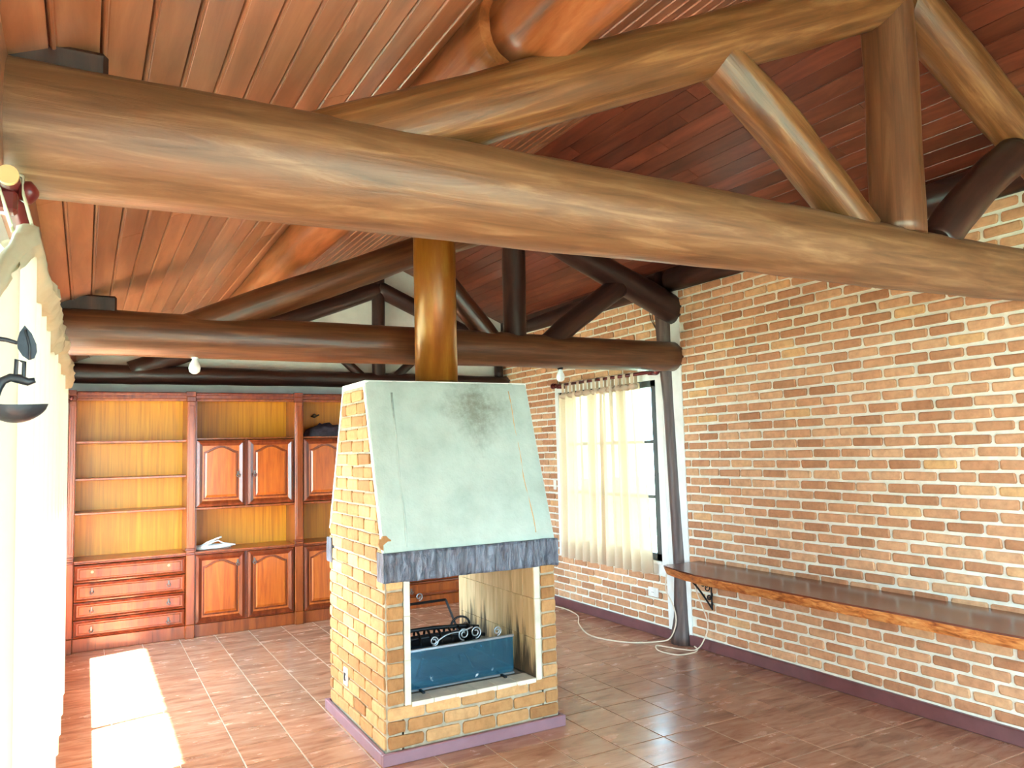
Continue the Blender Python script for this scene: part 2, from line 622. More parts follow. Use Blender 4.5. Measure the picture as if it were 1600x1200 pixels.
def thing(name, loc, label, cat, group=None):
    o = link(name, None, Matrix.Translation(Vector(loc)))
    o.empty_display_size = 0.1
    return tag(o, label, cat, group)


def tag(o, label, cat, group=None, kind=None):
    if label:
        o['label'] = label
    if cat:
        o['category'] = cat
    if group:
        o['group'] = group
    if kind:
        o['kind'] = kind
    return o


def struct(o, label, cat):
    return tag(o, label, cat, None, 'structure')


def log(name, A, B, r0, r1, mat, parent=None, bow=(0, 0), seed=0, segs=22, rings=22, knots=0.5, flare=0.0, wob=0.5):
    A, B = Vector(A), Vector(B)
    d = B - A
    L = d.length
    q = d.to_track_quat('Z', 'Y')
    mb = MB()
    vs, fs = [], []
    for i in range(rings + 1):
        t = i / rings
        r = r0 + (r1 - r0) * t + flare * max(0, 1 - t * 8)
        cx = bow[0] * math.sin(math.pi * t) + wob * r0 * 0.25 * noise.noise((t * 2.6 + seed, seed * 1.7, 3.1))
        cy = bow[1] * math.sin(math.pi * t) + wob * r0 * 0.25 * noise.noise((t * 2.6 + seed, seed * 1.7, 9.1))
        for k in range(segs):
            a = 2 * math.pi * k / segs
            rr = r * (1 + 0.05 * knots * noise.noise((math.cos(a) * 1.3 + seed * 5, math.sin(a) * 1.3, t * L * 1.6))
                      + 0.05 * knots * noise.noise((math.cos(a) * 2.5 + seed * 3, math.sin(a) * 2.5, t * L * 5.0)))
            vs.append((cx + rr * math.cos(a), cy + rr * math.sin(a), t * L))
    for i in range(rings):
        for k in range(segs):
            fs.append((i * segs + k, i * segs + (k + 1) % segs, (i + 1) * segs + (k + 1) % segs, (i + 1) * segs + k))
    mb.add(vs, fs, True)
    mb.f.append(tuple(range(segs - 1, -1, -1))); mb.sm.append(False)
    mb.f.append(tuple(range(rings * segs, (rings + 1) * segs))); mb.sm.append(False)
    me, c = mb.mesh(name, M[mat], False)
    return link(name, me, Matrix.Translation(A) @ q.to_matrix().to_4x4(), parent)


def inview(p, margin=20):
    q = project(p)
    return q is not None and -margin < q[0] < 1600 + margin and -margin < q[1] < 1200 + margin


# ------------------------------------------------------------------ the setting
g = MB().box(-30, 34, -30, 36, -0.35, -0.25).build('ground', 'ground')
struct(g, 'sunlit lawn around the house outside the windows', 'ground')

# floor: grout bed and single tiles
PX, PY = 0.2845, 0.2785
floor = MB().box(XL - 0.2, XR + 0.2, YB - 0.2, YF + 0.2, -0.25, -0.003).build('floor', 'grout')
struct(floor, 'glossy terracotta tile floor with pale grout lines', 'floor')
tw, td = PX - 0.006, PY - 0.006
tm = MB()
tm.add([(-tw / 2, -td / 2, -0.006), (tw / 2, -td / 2, -0.006), (tw / 2, td / 2, -0.006), (-tw / 2, td / 2, -0.006),
        (-tw / 2, -td / 2, -0.0015), (tw / 2, -td / 2, -0.0015), (tw / 2, td / 2, -0.0015), (-tw / 2, td / 2, -0.0015),
        (-tw / 2 + .002, -td / 2 + .002, 0), (tw / 2 - .002, -td / 2 + .002, 0), (tw / 2 - .002, td / 2 - .002, 0), (-tw / 2 + .002, td / 2 - .002, 0)],
       [(0, 1, 5, 4), (1, 2, 6, 5), (2, 3, 7, 6), (3, 0, 4, 7), (4, 5, 9, 8), (5, 6, 10, 9), (6, 7, 11, 10), (7, 4, 8, 11), (8, 9, 10, 11)])
tile_me, _ = tm.mesh('tile', M['tile'], False)
tiles = []
i0 = math.floor((XL - 1.304) / PX)
j0 = math.floor((YB - 3.35) / PY)
for i in range(i0, math.ceil((XR - 1.304) / PX)):
    for j in range(j0, math.ceil((YF - 3.35) / PY)):
        x, y = 1.304 + (i + .5) * PX, 3.35 + (j + .5) * PY
        if 1.33 < x - .15 and x + .15 < 2.37 and 3.8 < y - .15 and y + .15 < 4.8:
            continue
        if y > 7.5:
            continue
        vis = inview((x, y, 0), 60)
        tiles.append((0 if vis else 1, (Vector((x, y, 0)) - CAM).length, x, y))
tiles.sort()
rest = MB()
for k, (v, d, x, y) in enumerate(tiles):
    if k < 300 and v == 0:
        link('tile', tile_me, Matrix.Translation((x, y, random.uniform(-0.0006, 0.0006))), floor)
    else:
        rest.add([(p[0] + x, p[1] + y, p[2]) for p in tm.v], tm.f)
o = rest.build('tile_rest', 'tile', floor)
o['kind'] = 'stuff'

# brick meshes, shared: local x = length, y = out of the wall, z = height
BL, BH = 0.191, 0.050


def brick_variant(seed, L=BL, H=BH, D=0.012, c=0.006):
    r = random.Random(seed)
    j = lambda a: r.uniform(-a, a)
    out = []
    corners = [(-L / 2, -H / 2), (L / 2, -H / 2), (L / 2, H / 2), (-L / 2, H / 2)]
    cc = [(x + j(0.004), z + j(0.003)) for x, z in corners]
    # octagonal rounded corners
    ring = []
    for i in range(4):
        p, q, n = cc[i], cc[i - 1], cc[(i + 1) % 4]
        for t in (q, n):
            d = math.hypot(t[0] - p[0], t[1] - p[1])
            ring.append((p[0] + (t[0] - p[0]) * 0.008 / d, p[1] + (t[1] - p[1]) * 0.008 / d))
    vs = [(x, -0.004, z) for x, z in ring] + [(x, D - c * 0.5, z) for x, z in ring]
    vs += [(x * (1 - 2 * c / L), D + j(0.0015), z * (1 - 2 * c / H)) for x, z in ring]
    n = 8
    fs = [(i, n + i, n + (i + 1) % n, (i + 1) % n) for i in range(n)]
    fs += [(n + i, 2 * n + i, 2 * n + (i + 1) % n, n + (i + 1) % n) for i in range(n)]
    fs += [tuple(range(2 * n + n - 1, 2 * n - 1, -1))]
    m = MB().add(vs, fs)
    return m


BV = [brick_variant(k) for k in range(8)]


def lay_bricks(parent, places, mat, limit=300, hs=1.0):
    """places: list of (centre, length, matrix 3x3 rotation, rank); the largest `limit` become single bricks"""
    mes = [b.mesh('brick', M[mat], False)[0] for b in BV]
    places.sort(key=lambda p: p[3])
    rest = MB()
    for k, (c, L, rot, rank) in enumerate(places):
        v = random.randrange(8)
        mw = Matrix.Translation(c) @ rot @ Matrix.Diagonal((L / BL, 1, hs, 1))
        if k < limit and rank < 1e5:
            link('brick', mes[v], mw, parent)
        else:
            rest.add([mw @ Vector(p) for p in BV[v].v], BV[v].f)
    if rest.v:
        o = rest.build('brick_rest', mat, parent)
        o['kind'] = 'stuff'


def rank(c):
    return (Vector(c) - CAM).length + (0 if inview(c, 5) else 1e6)


ROT_R = Matrix.Rotation(math.radians(90), 4, 'Z')     # local y -> -x, local x -> y
COURSE = 0.0672
PITCH_B = 0.2105


def wall_courses(y0, y1, z0, z1, skip=None):
    out = []
    n = int((z1 - z0) / COURSE + 0.3)
    for r in range(n):
        z = z0 + COURSE * (r + .5)
        y = y0 - (PITCH_B / 2 if r % 2 else 0) - random.uniform(0, 0.03)
        while y < y1:
            a, b = max(y, y0) + 0.006, min(y + PITCH_B, y1) - 0.006
            y += PITCH_B
            segs = [(a, b)]
            if skip and skip[2] < z < skip[3]:
                segs = [(a, min(b, skip[0])), (max(a, skip[1]), b)]
            for a2, b2 in segs:
                if b2 - a2 > 0.035:
                    c = Vector((XR, (a2 + b2) / 2, z + random.uniform(-.002, .002)))
                    out.append((c, b2 - a2 - 0.004 + random.uniform(-.006, .002), ROT_R, rank(c)))
    return out


WT = 2.79
wr = MB().box(XR, XR + 0.2, YB, 4.79, -0.2, WT).build('wall_right', 'mortar')
struct(wr, 'right wall of orange bricks with pale mortar above and below the long shelf', 'wall')
lay_bricks(wr, wall_courses(YB, 4.665, 0.09, WT), 'brick')
mb = MB()
mb.box(XR, XR + 0.2, 4.79, WIN_R[0], -0.2, WT)
mb.box(XR, XR + 0.2, WIN_R[1], YF + 0.1, -0.2, WT)
mb.box(XR, XR + 0.2, WIN_R[0], WIN_R[1], -0.2, WIN_R[2])
mb.box(XR, XR + 0.2, WIN_R[0], WIN_R[1], WIN_R[3], WT)
wr2 = mb.build('wall_right_far', 'mortar')
struct(wr2, 'far section of the right brick wall around the curtained window', 'wall')
lay_bricks(wr2, wall_courses(4.925, YF, 0.09, WT, (4.90, 6.535, 0.50, 2.17)), 'brick')
# smooth white plaster bands beside the post and around the window
def band(x, y0, y1, z0, z1, n=14, seed=0):
    m = MB()
    pts = []
    for i in range(n + 1):
        z = z0 + (z1 - z0) * i / n
        pts.append((x, y0 + 0.010 * noise.noise((z * 3, seed, 0)), z))
    for i in range(n, -1, -1):
        z = z0 + (z1 - z0) * i / n
        pts.append((x, y1 + 0.010 * noise.noise((z * 3, seed + 4, 0)), z))
    return m.prism(pts, (0.02, 0, 0))
b = band(XR - 0.012, 4.66, 4.80, 0.07, WT, seed=1).build('plaster_band', 'plaster', wr)
b = band(XR - 0.012, 4.78, 4.935, 0.07, 2.5, seed=2).build('plaster_band', 'plaster', wr2)
m = MB()
m.box(XR - .014, XR + .01, 4.90, WIN_R[0], 0.50, 2.17).box(XR - .014, XR + .01, WIN_R[1], 6.535, 0.50, 2.17)
m.box(XR - .014, XR + .01, WIN_R[0], WIN_R[1], 0.50, WIN_R[2]).box(XR - .014, XR + .01, WIN_R[0], WIN_R[1], WIN_R[3], 2.17)
m.build('window_surround', 'plaster', wr2)

# window in the right wall
win = MB()
y0, y1, z0, z1 = WIN_R
xf = XR + 0.004
for a in ((y0, y0 + .085, z0, z1), (y1 - .055, y1, z0, z1), (y0, y1, z0, z0 + .06), (y0, y1, z1 - .055, z1)):
    win.box(xf, xf + .06, a[0], a[1], a[2], a[3], .004)
w1 = win.build('window_1', 'frame_win')
struct(w1, 'dark framed window of small panes behind the beige curtains', 'window')
ny, nz = 3, 3
ys = [y0 + .085 + (y1 - y0 - .14) * i / ny for i in range(ny + 1)]
zs = [z0 + .06 + (z1 - z0 - .115) * i / nz for i in range(nz + 1)]
for i in range(1, ny):
    MB().box(xf + .008, xf + .052, ys[i] - .038, ys[i] + .038, z0 + .05, z1 - .05, .004).build('stile', 'frame_win', w1)
for i in range(ny):
    for j in range(nz):
        MB().box(xf + .028, xf + .032, ys[i] + .02, ys[i + 1] - .02, zs[j] + .01, zs[j + 1] - .01).build('pane', 'pane', w1)
    for j in range(1, nz):
        MB().box(xf + .015, xf + .045, ys[i] + .02, ys[i + 1] - .02, zs[j] - .014, zs[j] + .014, .003).build('glazing_bar', 'frame_win', w1)
for z in (0.80, 1.28, 1.86):
    MB().tube([(xf - .004, y0 + .012, z - .04), (xf - .004, y0 + .012, z + .04)], .010, 8).build('hinge', 'iron_black', w1)
MB().box(XR - .02, XR + .06, y0, y1, z0 - .03, z0, .006).build('window_sill', 'plaster', w1)

# baseboards
m = MB()
m.box(XR - .022, XR + .01, YB, 4.69, 0, 0.083, .006)
bb = struct(m.build('baseboard_right', 'base'), 'dark mauve baseboard below the right brick wall', 'baseboard')
bb2 = struct(MB().box(XR - .022, XR + .01, 4.87, YF, 0, 0.083, .006).build('baseboard_right_far', 'base'), 'dark mauve baseboard below the curtained window', 'baseboard')
bb3 = struct(MB().box(XL - .01, XL + .055, YB, 7.27, 0, 0.08, .006).build('baseboard_left', 'plaster'), 'pale baseboard below the left windows', 'baseboard')

# far gable wall
wf = MB().prism([(XL - .3, YF, -.2), (XR + .3, YF, -.2), (XR + .3, YF, ceil_z(XR + .3) + .01), (RX, YF, RZ + .01), (XL - .3, YF, ceil_z(XL - .3) + .01)], (0, .2, 0)).build('wall_far', 'plaster')
struct(wf, 'white plastered gable wall behind the bookcases', 'wall')
# back wall with a wide glazed door
x0, x1, z0, z1 = DOOR_B
m = MB()
m.prism([(XL - .2, YB, -.2), (x0, YB, -.2), (x0, YB, ceil_z(x0)), (XL - .2, YB, ceil_z(XL - .2))], (0, -.2, 0))
m.prism([(x1, YB, -.2), (XR + .2, YB, -.2), (XR + .2, YB, ceil_z(XR + .2)), (x1, YB, ceil_z(x1))], (0, -.2, 0))
m.prism([(x0, YB, z1), (x1, YB, z1), (x1, YB, ceil_z(x1)), (RX, YB, RZ), (x0, YB, ceil_z(x0))], (0, -.2, 0))
m.box(x0, x1, YB - .2, YB, -.2, z0)
wb = struct(m.build('wall_back', 'plaster'), 'white plastered wall with a wide glazed door', 'wall')
dr = MB()
for a in ((x0, x0 + .07, z0, z1), (x1 - .07, x1, z0, z1), (x0, x1, z1 - .07, z1), (x0, x1, z0, z0 + .07)):
    dr.box(a[0], a[1], YB - .12, YB - .06, a[2], a[3])
d1 = struct(dr.build('door_1', 'frame_win'), 'wide glazed door opening on the lawn', 'door')
for i in range(1, 4):
    xx = x0 + (x1 - x0) * i / 4
    MB().box(xx - .03, xx + .03, YB - .115, YB - .065, z0, z1).build('stile', 'frame_win', d1)
for i in range(4):
    a = x0 + (x1 - x0) * i / 4
    MB().box(a + .03, a + (x1 - x0) / 4 - .03, YB - .092, YB - .088, z0 + .05, z1 - .05).build('pane', 'pane', d1)
# left wall with the long window
y0, y1, z0, z1 = WIN_L
m = MB()
ZT = ceil_z(XL) + .01
n0, n1 = WIN_ADDED[:2]
m.box(XL - .14, XL, YB - .2, n0, -.2, ZT).box(XL - .14, XL, n1, y0, -.2, ZT).box(XL - .14, XL, y1, YF + .1, -.2, ZT)
m.box(XL - .14, XL, n0, n1, -.2, z0).box(XL - .14, XL, n0, n1, z1, ZT)
m.box(XL - .14, XL, y0, y1, -.2, z0).box(XL - .14, XL, y0, y1, z1, ZT)
wl = struct(m.build('wall_left', 'plaster'), 'white left wall with a long low window behind the white curtain', 'wall')
for (y0, y1, z0, z1), nm, n, lab in ((WIN_L, 'window_2', 3, 'long low window in the left wall behind the white curtain'), (WIN_ADDED, 'window_added', 2, 'low uncurtained window added out of view to light the right wall')):
    m = MB()
    xf = XL - .10
    for a in ((y0, y0 + .05, z0, z1), (y1 - .05, y1, z0, z1), (y0, y1, z0, z0 + .05), (y0, y1, z1 - .05, z1)):
        m.box(xf, xf + .05, a[0], a[1], a[2], a[3])
    w2 = struct(m.build(nm, 'frame_win'), lab, 'window')
    for i in range(1, n):
        yy = y0 + (y1 - y0) * i / n
        MB().box(xf + .005, xf + .045, yy - .022, yy + .022, z0, z1).build('stile', 'frame_win', w2)
    for i in range(n):
        a = y0 + (y1 - y0) * i / n
        MB().box(xf + .022, xf + .026, a + .02, a + (y1 - y0) / n - .02, z0 + .03, z1 - .03).build('pane', 'pane', w2)
tr = struct(MB().box(XL - .005, XL + .03, YB, YF, 2.12, ceil_z(XL + .03) + .004, .006).build('trim_1', 'plank'), 'red brown timber board along the top of the left wall', 'trim')

struct(MB().box(XR + .004, XR + .2, YB, YF + .1, WT - .01, ceil_z(XR) + .010).build('trim_2', 'log_dark'), 'dark timber board closing the gap between the right brick wall and the ceiling', 'trim')

# ceiling deck and planks
OL, OR = -0.44, XR + 0.55
th = 0.09
m = MB()
m.prism([(OL, YB - .25, ceil_z(OL) + .018), (RX, YB - .25, RZ + .018), (RX, YB - .25, RZ + .018 + th), (OL, YB - .25, ceil_z(OL) + .018 + th)], (0, YF - YB + .6, 0))
m.prism([(RX, YB - .25, RZ + .018), (OR, YB - .25, ceil_z(OR) + .018), (OR, YB - .25, ceil_z(OR) + .018 + th), (RX, YB - .25, RZ + .018 + th)], (0, YF - YB + .6, 0))
ce = struct(m.build('ceiling', 'deck'), 'sloping ceiling of glossy red brown timber planks', 'ceiling')
ca = math.cos(math.atan(SLOPE))


def plank_mesh(wd, bead, mat):
    # cross-section in (u across, h down); length 1 along y
    b, d = (0.011, 0.017) if bead else (0.004, 0.012)
    if bead:
        prof = [(0.002, 0.0), (0.002, 0.012), (0.004, 0.016), (0.008, 0.017), (0.0115, 0.015), (0.013, 0.009), (0.016, 0.011), (wd - 0.003, 0.011), (wd - 0.001, 0.008), (wd - 0.001, 0.0)]
    else:
        prof = [(0.001, 0.0), (0.001, 0.010), (0.003, 0.012), (wd - 0.003, 0.012), (wd - 0.001, 0.010), (wd - 0.001, 0.0)]
    n = len(prof)
    vs = [(u, 0.0, -h) for u, h in prof] + [(u, 1.0, -h) for u, h in prof]
    fs = [(i, i + n, i + 1 + n, i + 1) for i in range(n - 1)] + [tuple(range(n)), tuple(range(2 * n - 1, n - 1, -1))]
    return MB().add(vs, fs).mesh('plank', M[mat], False)[0]


DX = 0.0942
wl_ = DX / ca
pl = plank_mesh(wl_, True, 'plank')
pr = plank_mesh(wl_, False, 'plank_shaded')
for side in (0, 1):
    if side == 0:
        xs = [0.011 + DX * k for k in range(-3, 29)]
        xs = [x for x in xs if x < RX - 0.02]
        rot = Matrix.Rotation(-math.atan(SLOPE), 4, 'Y')
    else:
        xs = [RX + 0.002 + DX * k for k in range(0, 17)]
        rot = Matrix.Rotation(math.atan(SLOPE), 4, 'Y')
    for x in xs:
        if side == 0 and x < XL - .12:
            continue
        y = YB - random.uniform(0, 1.5)
        while y < YF:
            L = random.uniform(2.0, 3.6) if side == 0 else random.uniform(0.9, 2.3)
            a, e = max(y, YB), min(y + L, YF)
            y += L
            if e - a < 0.25:
                continue
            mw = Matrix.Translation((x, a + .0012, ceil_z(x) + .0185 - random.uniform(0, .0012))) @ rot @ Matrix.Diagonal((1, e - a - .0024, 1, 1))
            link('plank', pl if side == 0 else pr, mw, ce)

# ------------------------------------------------------------------ roof trusses
TZ = 2.252
t1 = thing('roof_truss', (1.98, 1.86, 2.1), 'log roof truss with the thickest pale golden tie beam, clear of the flue', 'roof truss')
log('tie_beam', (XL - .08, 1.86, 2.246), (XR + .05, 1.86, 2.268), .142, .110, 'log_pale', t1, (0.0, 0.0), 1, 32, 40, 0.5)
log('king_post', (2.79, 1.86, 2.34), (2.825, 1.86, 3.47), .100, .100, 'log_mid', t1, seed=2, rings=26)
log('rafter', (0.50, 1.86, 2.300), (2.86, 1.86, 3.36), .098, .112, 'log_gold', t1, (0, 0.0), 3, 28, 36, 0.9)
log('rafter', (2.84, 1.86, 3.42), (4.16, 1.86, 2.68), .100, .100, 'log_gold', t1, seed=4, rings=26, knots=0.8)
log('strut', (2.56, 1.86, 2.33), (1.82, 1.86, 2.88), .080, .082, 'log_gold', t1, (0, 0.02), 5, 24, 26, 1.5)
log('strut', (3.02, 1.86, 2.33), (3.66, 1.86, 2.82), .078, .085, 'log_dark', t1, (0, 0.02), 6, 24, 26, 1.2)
MB().box(XL, 0.03, 1.80, 1.92, 2.36, 2.42, .01).build('end_block_or_shade', 'log_dark', t1)

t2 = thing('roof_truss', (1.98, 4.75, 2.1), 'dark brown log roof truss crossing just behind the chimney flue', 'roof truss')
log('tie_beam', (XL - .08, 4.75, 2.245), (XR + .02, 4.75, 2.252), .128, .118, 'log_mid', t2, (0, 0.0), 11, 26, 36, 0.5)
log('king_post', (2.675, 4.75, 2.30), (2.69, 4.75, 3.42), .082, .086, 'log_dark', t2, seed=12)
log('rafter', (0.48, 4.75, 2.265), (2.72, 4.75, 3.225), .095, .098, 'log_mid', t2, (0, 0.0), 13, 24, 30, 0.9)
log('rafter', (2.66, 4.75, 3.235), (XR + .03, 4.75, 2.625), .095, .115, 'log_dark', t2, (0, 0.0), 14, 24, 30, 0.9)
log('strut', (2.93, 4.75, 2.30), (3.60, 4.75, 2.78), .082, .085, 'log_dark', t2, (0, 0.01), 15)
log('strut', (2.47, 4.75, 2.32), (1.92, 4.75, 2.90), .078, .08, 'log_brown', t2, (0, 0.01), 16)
MB().box(XL, 0.14, 4.69, 4.81, 2.35, 2.44, .01).build('end_block_or_shade', 'log_dark', t2)  # on this truss the dark box stands in for a small shadow

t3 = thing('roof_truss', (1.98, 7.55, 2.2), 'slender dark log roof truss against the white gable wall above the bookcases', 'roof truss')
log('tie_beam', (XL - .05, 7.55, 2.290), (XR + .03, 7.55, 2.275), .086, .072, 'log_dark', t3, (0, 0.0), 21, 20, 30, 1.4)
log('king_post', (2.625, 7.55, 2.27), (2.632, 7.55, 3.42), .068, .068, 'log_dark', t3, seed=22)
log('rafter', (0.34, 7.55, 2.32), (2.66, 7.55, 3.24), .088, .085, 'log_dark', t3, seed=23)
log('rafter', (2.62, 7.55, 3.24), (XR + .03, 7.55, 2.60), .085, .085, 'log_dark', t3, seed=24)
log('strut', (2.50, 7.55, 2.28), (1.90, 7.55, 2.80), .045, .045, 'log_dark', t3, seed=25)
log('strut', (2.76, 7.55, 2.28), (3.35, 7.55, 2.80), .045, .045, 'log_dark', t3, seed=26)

PXc = 1.10
pz = lambda x: ceil_z(x) - 0.118
p1 = log('roof_purlin', (PXc, 1.90, pz(PXc)), (PXc + .03, YF + .02, pz(PXc + .03)), .128, .110, 'log_red', None, seed=31, segs=26, rings=50, knots=1.0)
tag(p1, 'shiny red brown log purlin lying over two truss rafters below the left roof slope', 'log beam')
p2 = log('roof_purlin', (PXc + .06, YB, pz(PXc + .06)), (PXc + .05, 1.93, pz(PXc + .05) - .005), .12, .138, 'log_red', None, seed=32, segs=26, rings=30, knots=0.8)
tag(p2, 'thick log purlin butting above the rafter of the pale truss', 'log beam')
for k, (a, b_, lab) in enumerate(((YB, 4.74, 'dark log wall plate on top of the brick wall above the long shelf'),
                                  (4.86, YF, 'dark log wall plate on top of the brick wall above the curtained window'))):
    tag(log('wall_plate', (XR + .0, a, 2.872), (XR + (.0 if k == 0 else .05), b_, 2.872 if k == 0 else 2.85), .095, .095 if k == 0 else .07, 'log_dark', None, seed=41 + k, knots=0.5), lab, 'log beam')

# crooked post set in the right wall and the corner post
pts = [(XR + .0, 4.780, -.01), (XR + .0, 4.785, .06), (XR + .005, 4.775, .2), (XR + .01, 4.772, .5), (XR + .01, 4.785, .85), (XR + .01, 4.800, 1.2), (XR + .01, 4.812, 1.6), (XR + .01, 4.822, 1.9), (XR + .0, 4.832, 2.15), (XR - .01, 4.838, 2.5), (XR - .01, 4.835, 2.82)]
rs = [.098, .092, .075, .066, .062, .060, .060, .060, .064, .072, .078]
po = MB().tube(pts, rs, 16).build('wall_post', 'post')
tag(po, 'crooked dark timber post set in the brick wall beside the curtained window', 'post')
cp = log('wall_post', (4.04, 7.58, 0), (4.04, 7.58, 2.50), .05, .05, 'log_dark', None, seed=51)
tag(cp, 'thin dark corner post where the brick wall meets the white gable wall', 'post')

# ------------------------------------------------------------------ fireplace
FX0, FX1, FY0, FY1 = 1.345, 2.352, 3.805, 4.785
TOP = 1.945
HF = 1.035     # hood starts
yfront = lambda z: FY0 + max(0, z - HF) * (0.285 / (TOP - HF))
yback = lambda z: FY1 - max(0, z - 1.09) * (0.305 / (TOP - 1.09))
OX0, OX1, OZ0, OZ1 = 1.476, 2.212, 0.28, 0.90
fp = thing('fireplace', (1.85, 4.295, 0), 'free-standing brick fireplace with sloping plaster hood and round flue', 'fireplace')
body = MB()
side = lambda x: [(x, yfront(0), 0), (x, yback(0), 0), (x, yback(1.09), 1.09), (x, yback(TOP), TOP - .03), (x, yfront(TOP), TOP - .03), (x, yfront(HF), HF)]
body.prism(side(FX0), (OX0 - .04 - FX0, 0, 0))
body.prism(side(FX1), (OX1 + .04 - FX1, 0, 0))
body.box(OX0 - .05, OX1 + .05, FY0, FY1, 0, OZ0 - .02)
body.prism([(OX0 - .05, FY0 + .005, OZ1), (OX0 - .05, FY1 - .005, OZ1), (OX0 - .05, yback(1.09) - .005, 1.09), (OX0 - .05, yback(TOP) - .005, TOP - .03), (OX0 - .05, yfront(TOP) + .005, TOP - .03), (OX0 - .05, FY0 + .005, HF)], (OX1 - OX0 + .10, 0, 0))
body.build('mortar_core', 'mortar_fp', fp)
MB().prism([(FX0 - .008, yfront(TOP) - .012, TOP - .03), (FX0 - .008, yback(TOP) + .012, TOP - .03), (FX0 - .008, yback(TOP) + .012, TOP), (FX0 - .008, yfront(TOP) - .012, TOP)], (FX1 - FX0 + .016, 0, 0)).build('hood_cap', 'plaster', fp)


def hood_face(front):
    d = Vector((0, yfront(TOP) - FY0, TOP - HF)) if front else Vector((0, yback(TOP) - FY1, TOP - 1.09))
    base = Vector((0, FY0, HF)) if front else Vector((0, FY1, 1.09))
    nrm = d.cross(Vector((1, 0, 0))).normalized()
    if (nrm.y > 0) == front:
        nrm = -nrm
    nu, nv = 44, 44
    x0, x1 = FX0 - .004, FX1 + .004
    mb = MB()
    def fn(u, v):
        p = base + d * v
        x = x0 + (x1 - x0) * u
        h = .014 + .004 * noise.noise((x * 5, v * 5, 2 if front else 7)) + .0022 * noise.noise((x * 17, v * 17, 4))
        for xc in (x0 + .12 + .05 * v, x1 - .135 + 0.02 * v):      # trowelled ridges
            h += .006 * math.exp(-((x - xc) / .010) ** 2)
        if u in (0, 1) or v in (0, 1):
            h = .008
        return p + nrm * h + Vector((x, 0, 0))
    vs = [fn(i / nu, j / nv) for j in range(nv + 1) for i in range(nu + 1)]
    fs = [(j * (nu + 1) + i, j * (nu + 1) + i + 1, (j + 1) * (nu + 1) + i + 1, (j + 1) * (nu + 1) + i) for j in range(nv) for i in range(nu)]
    mb.add(vs, fs, True)
    q = [base + Vector((x0, 0, 0)), base + Vector((x1, 0, 0)), base + d + Vector((x1, 0, 0)), base + d + Vector((x0, 0, 0))]
    o = [p + nrm * .008 for p in q]
    mb.add(q + o, [(0, 1, 5, 4), (1, 2, 6, 5), (2, 3, 7, 6), (3, 0, 4, 7)])
    mb.build('hood_plaster', 'hood', fp)


hood_face(True)
hood_face(False)


def on_hood(x, t, lift):
    d = Vector((0, yfront(TOP) - FY0, TOP - HF))
    nrm = Vector((0, -(TOP - HF), yfront(TOP) - FY0)).normalized()
    return Vector((x, FY0, HF)) + d * t + nrm * lift


MB().tube([on_hood(FX1 - .115 + .012 * noise.noise((t * 4, 0, 0)) - .015 * t, t, .013) for t in [.04 + .9 * i / 24 for i in range(25)]], .0038, 6).build('plaster_crack', 'rodend', fp)
MB().tube([on_hood(FX0 + .115 + .03 * t + .012 * noise.noise((t * 3, 5, 0)), t, .012) for t in [.02 + .9 * i / 24 for i in range(25)]], .0075, 8).build('plaster_seam', 'hood', fp)
mbc = MB()
cen = on_hood(FX0 + .004, .05, .010)
mbc.prism([cen + Vector((.034 * math.cos(a) * (1 + .5 * noise.noise((a * 2, 1, 0))), 0, .036 * math.sin(a) * (1 + .5 * noise.noise((a * 2, 4, 0))))) for a in [2 * math.pi * i / 14 for i in range(14)]], (0, .02, 0))
mbc.build('broken_brick', 'brick_fp', fp)
# pale mortar edges that finish the brick sides of the hood
for x in (FX0 - .010, FX1 - .004):
    for fn_, za, zb, sg in ((yfront, HF, TOP, 1), (yback, 1.09, TOP, -1)):
        a, b_ = Vector((x, fn_(za), za)), Vector((x, fn_(zb), zb))
        MB().prism([a, b_, b_ + Vector((0, sg * .020, 0)), a + Vector((0, sg * .020, 0))], (.014, 0, 0)).build('mortar_edge', 'plaster', fp)

places = []
FC = 0.0708
ROT_L = Matrix.Rotation(math.radians(90), 4, 'Z')          # faces -x
ROT_RX = Matrix.Rotation(math.radians(-90), 4, 'Z')        # faces +x
ROT_F = Matrix.Rotation(math.radians(180), 4, 'Z')         # faces -y
ROT_B = Matrix.Identity(4)                                 # faces +y
nc = int((TOP - .03 - .06) / FC)
for r in range(nc):
    z = .062 + FC * (r + .5)
    ya, yb = max(yfront(z - .03), yfront(z + .03)), min(yback(z - .03), yback(z + .03))
    ya += .004 if z < HF else .018
    yb -= .004 if z < 1.09 else .018
    y = FY0 - (.10 if r % 2 else 0.0) - random.uniform(0, .012)
    while y < yb:
        a, e = max(y, ya), min(y + .2045, yb)
        y += .2045
        if e - a > .03:
            for x, rot, rk in ((FX0, ROT_L, 0), (FX1, ROT_RX, 1e6)):
                c = Vector((x, (a + e) / 2, z + random.uniform(-.002, .002)))
                places.append((c, e - a - .009, rot, rank(c) + rk))
    for yy, rot, rk in ((FY0, ROT_F, 0), (FY1, ROT_B, 1e6)):
        if z > .90:
            continue
        spans = []
        if z > OZ0 - .03:
            spans = [(FX0, FX0 + .098), (FX1 - .098, FX1)]
        else:
            x = FX0 - (.10 if r % 2 else 0)
            while x < FX1:
                a, e = max(x, FX0), min(x + .2045, FX1)
                x += .2045
                if e - a > .03:
                    spans.append((a, e))
        for a, e in spans:
            c = Vector(((a + e) / 2, yy, z + random.uniform(-.002, .002)))
            places.append((c, e - a - .012, rot, rank(c) + rk))
lay_bricks(fp, places, 'brick_fp', 300, 1.17)

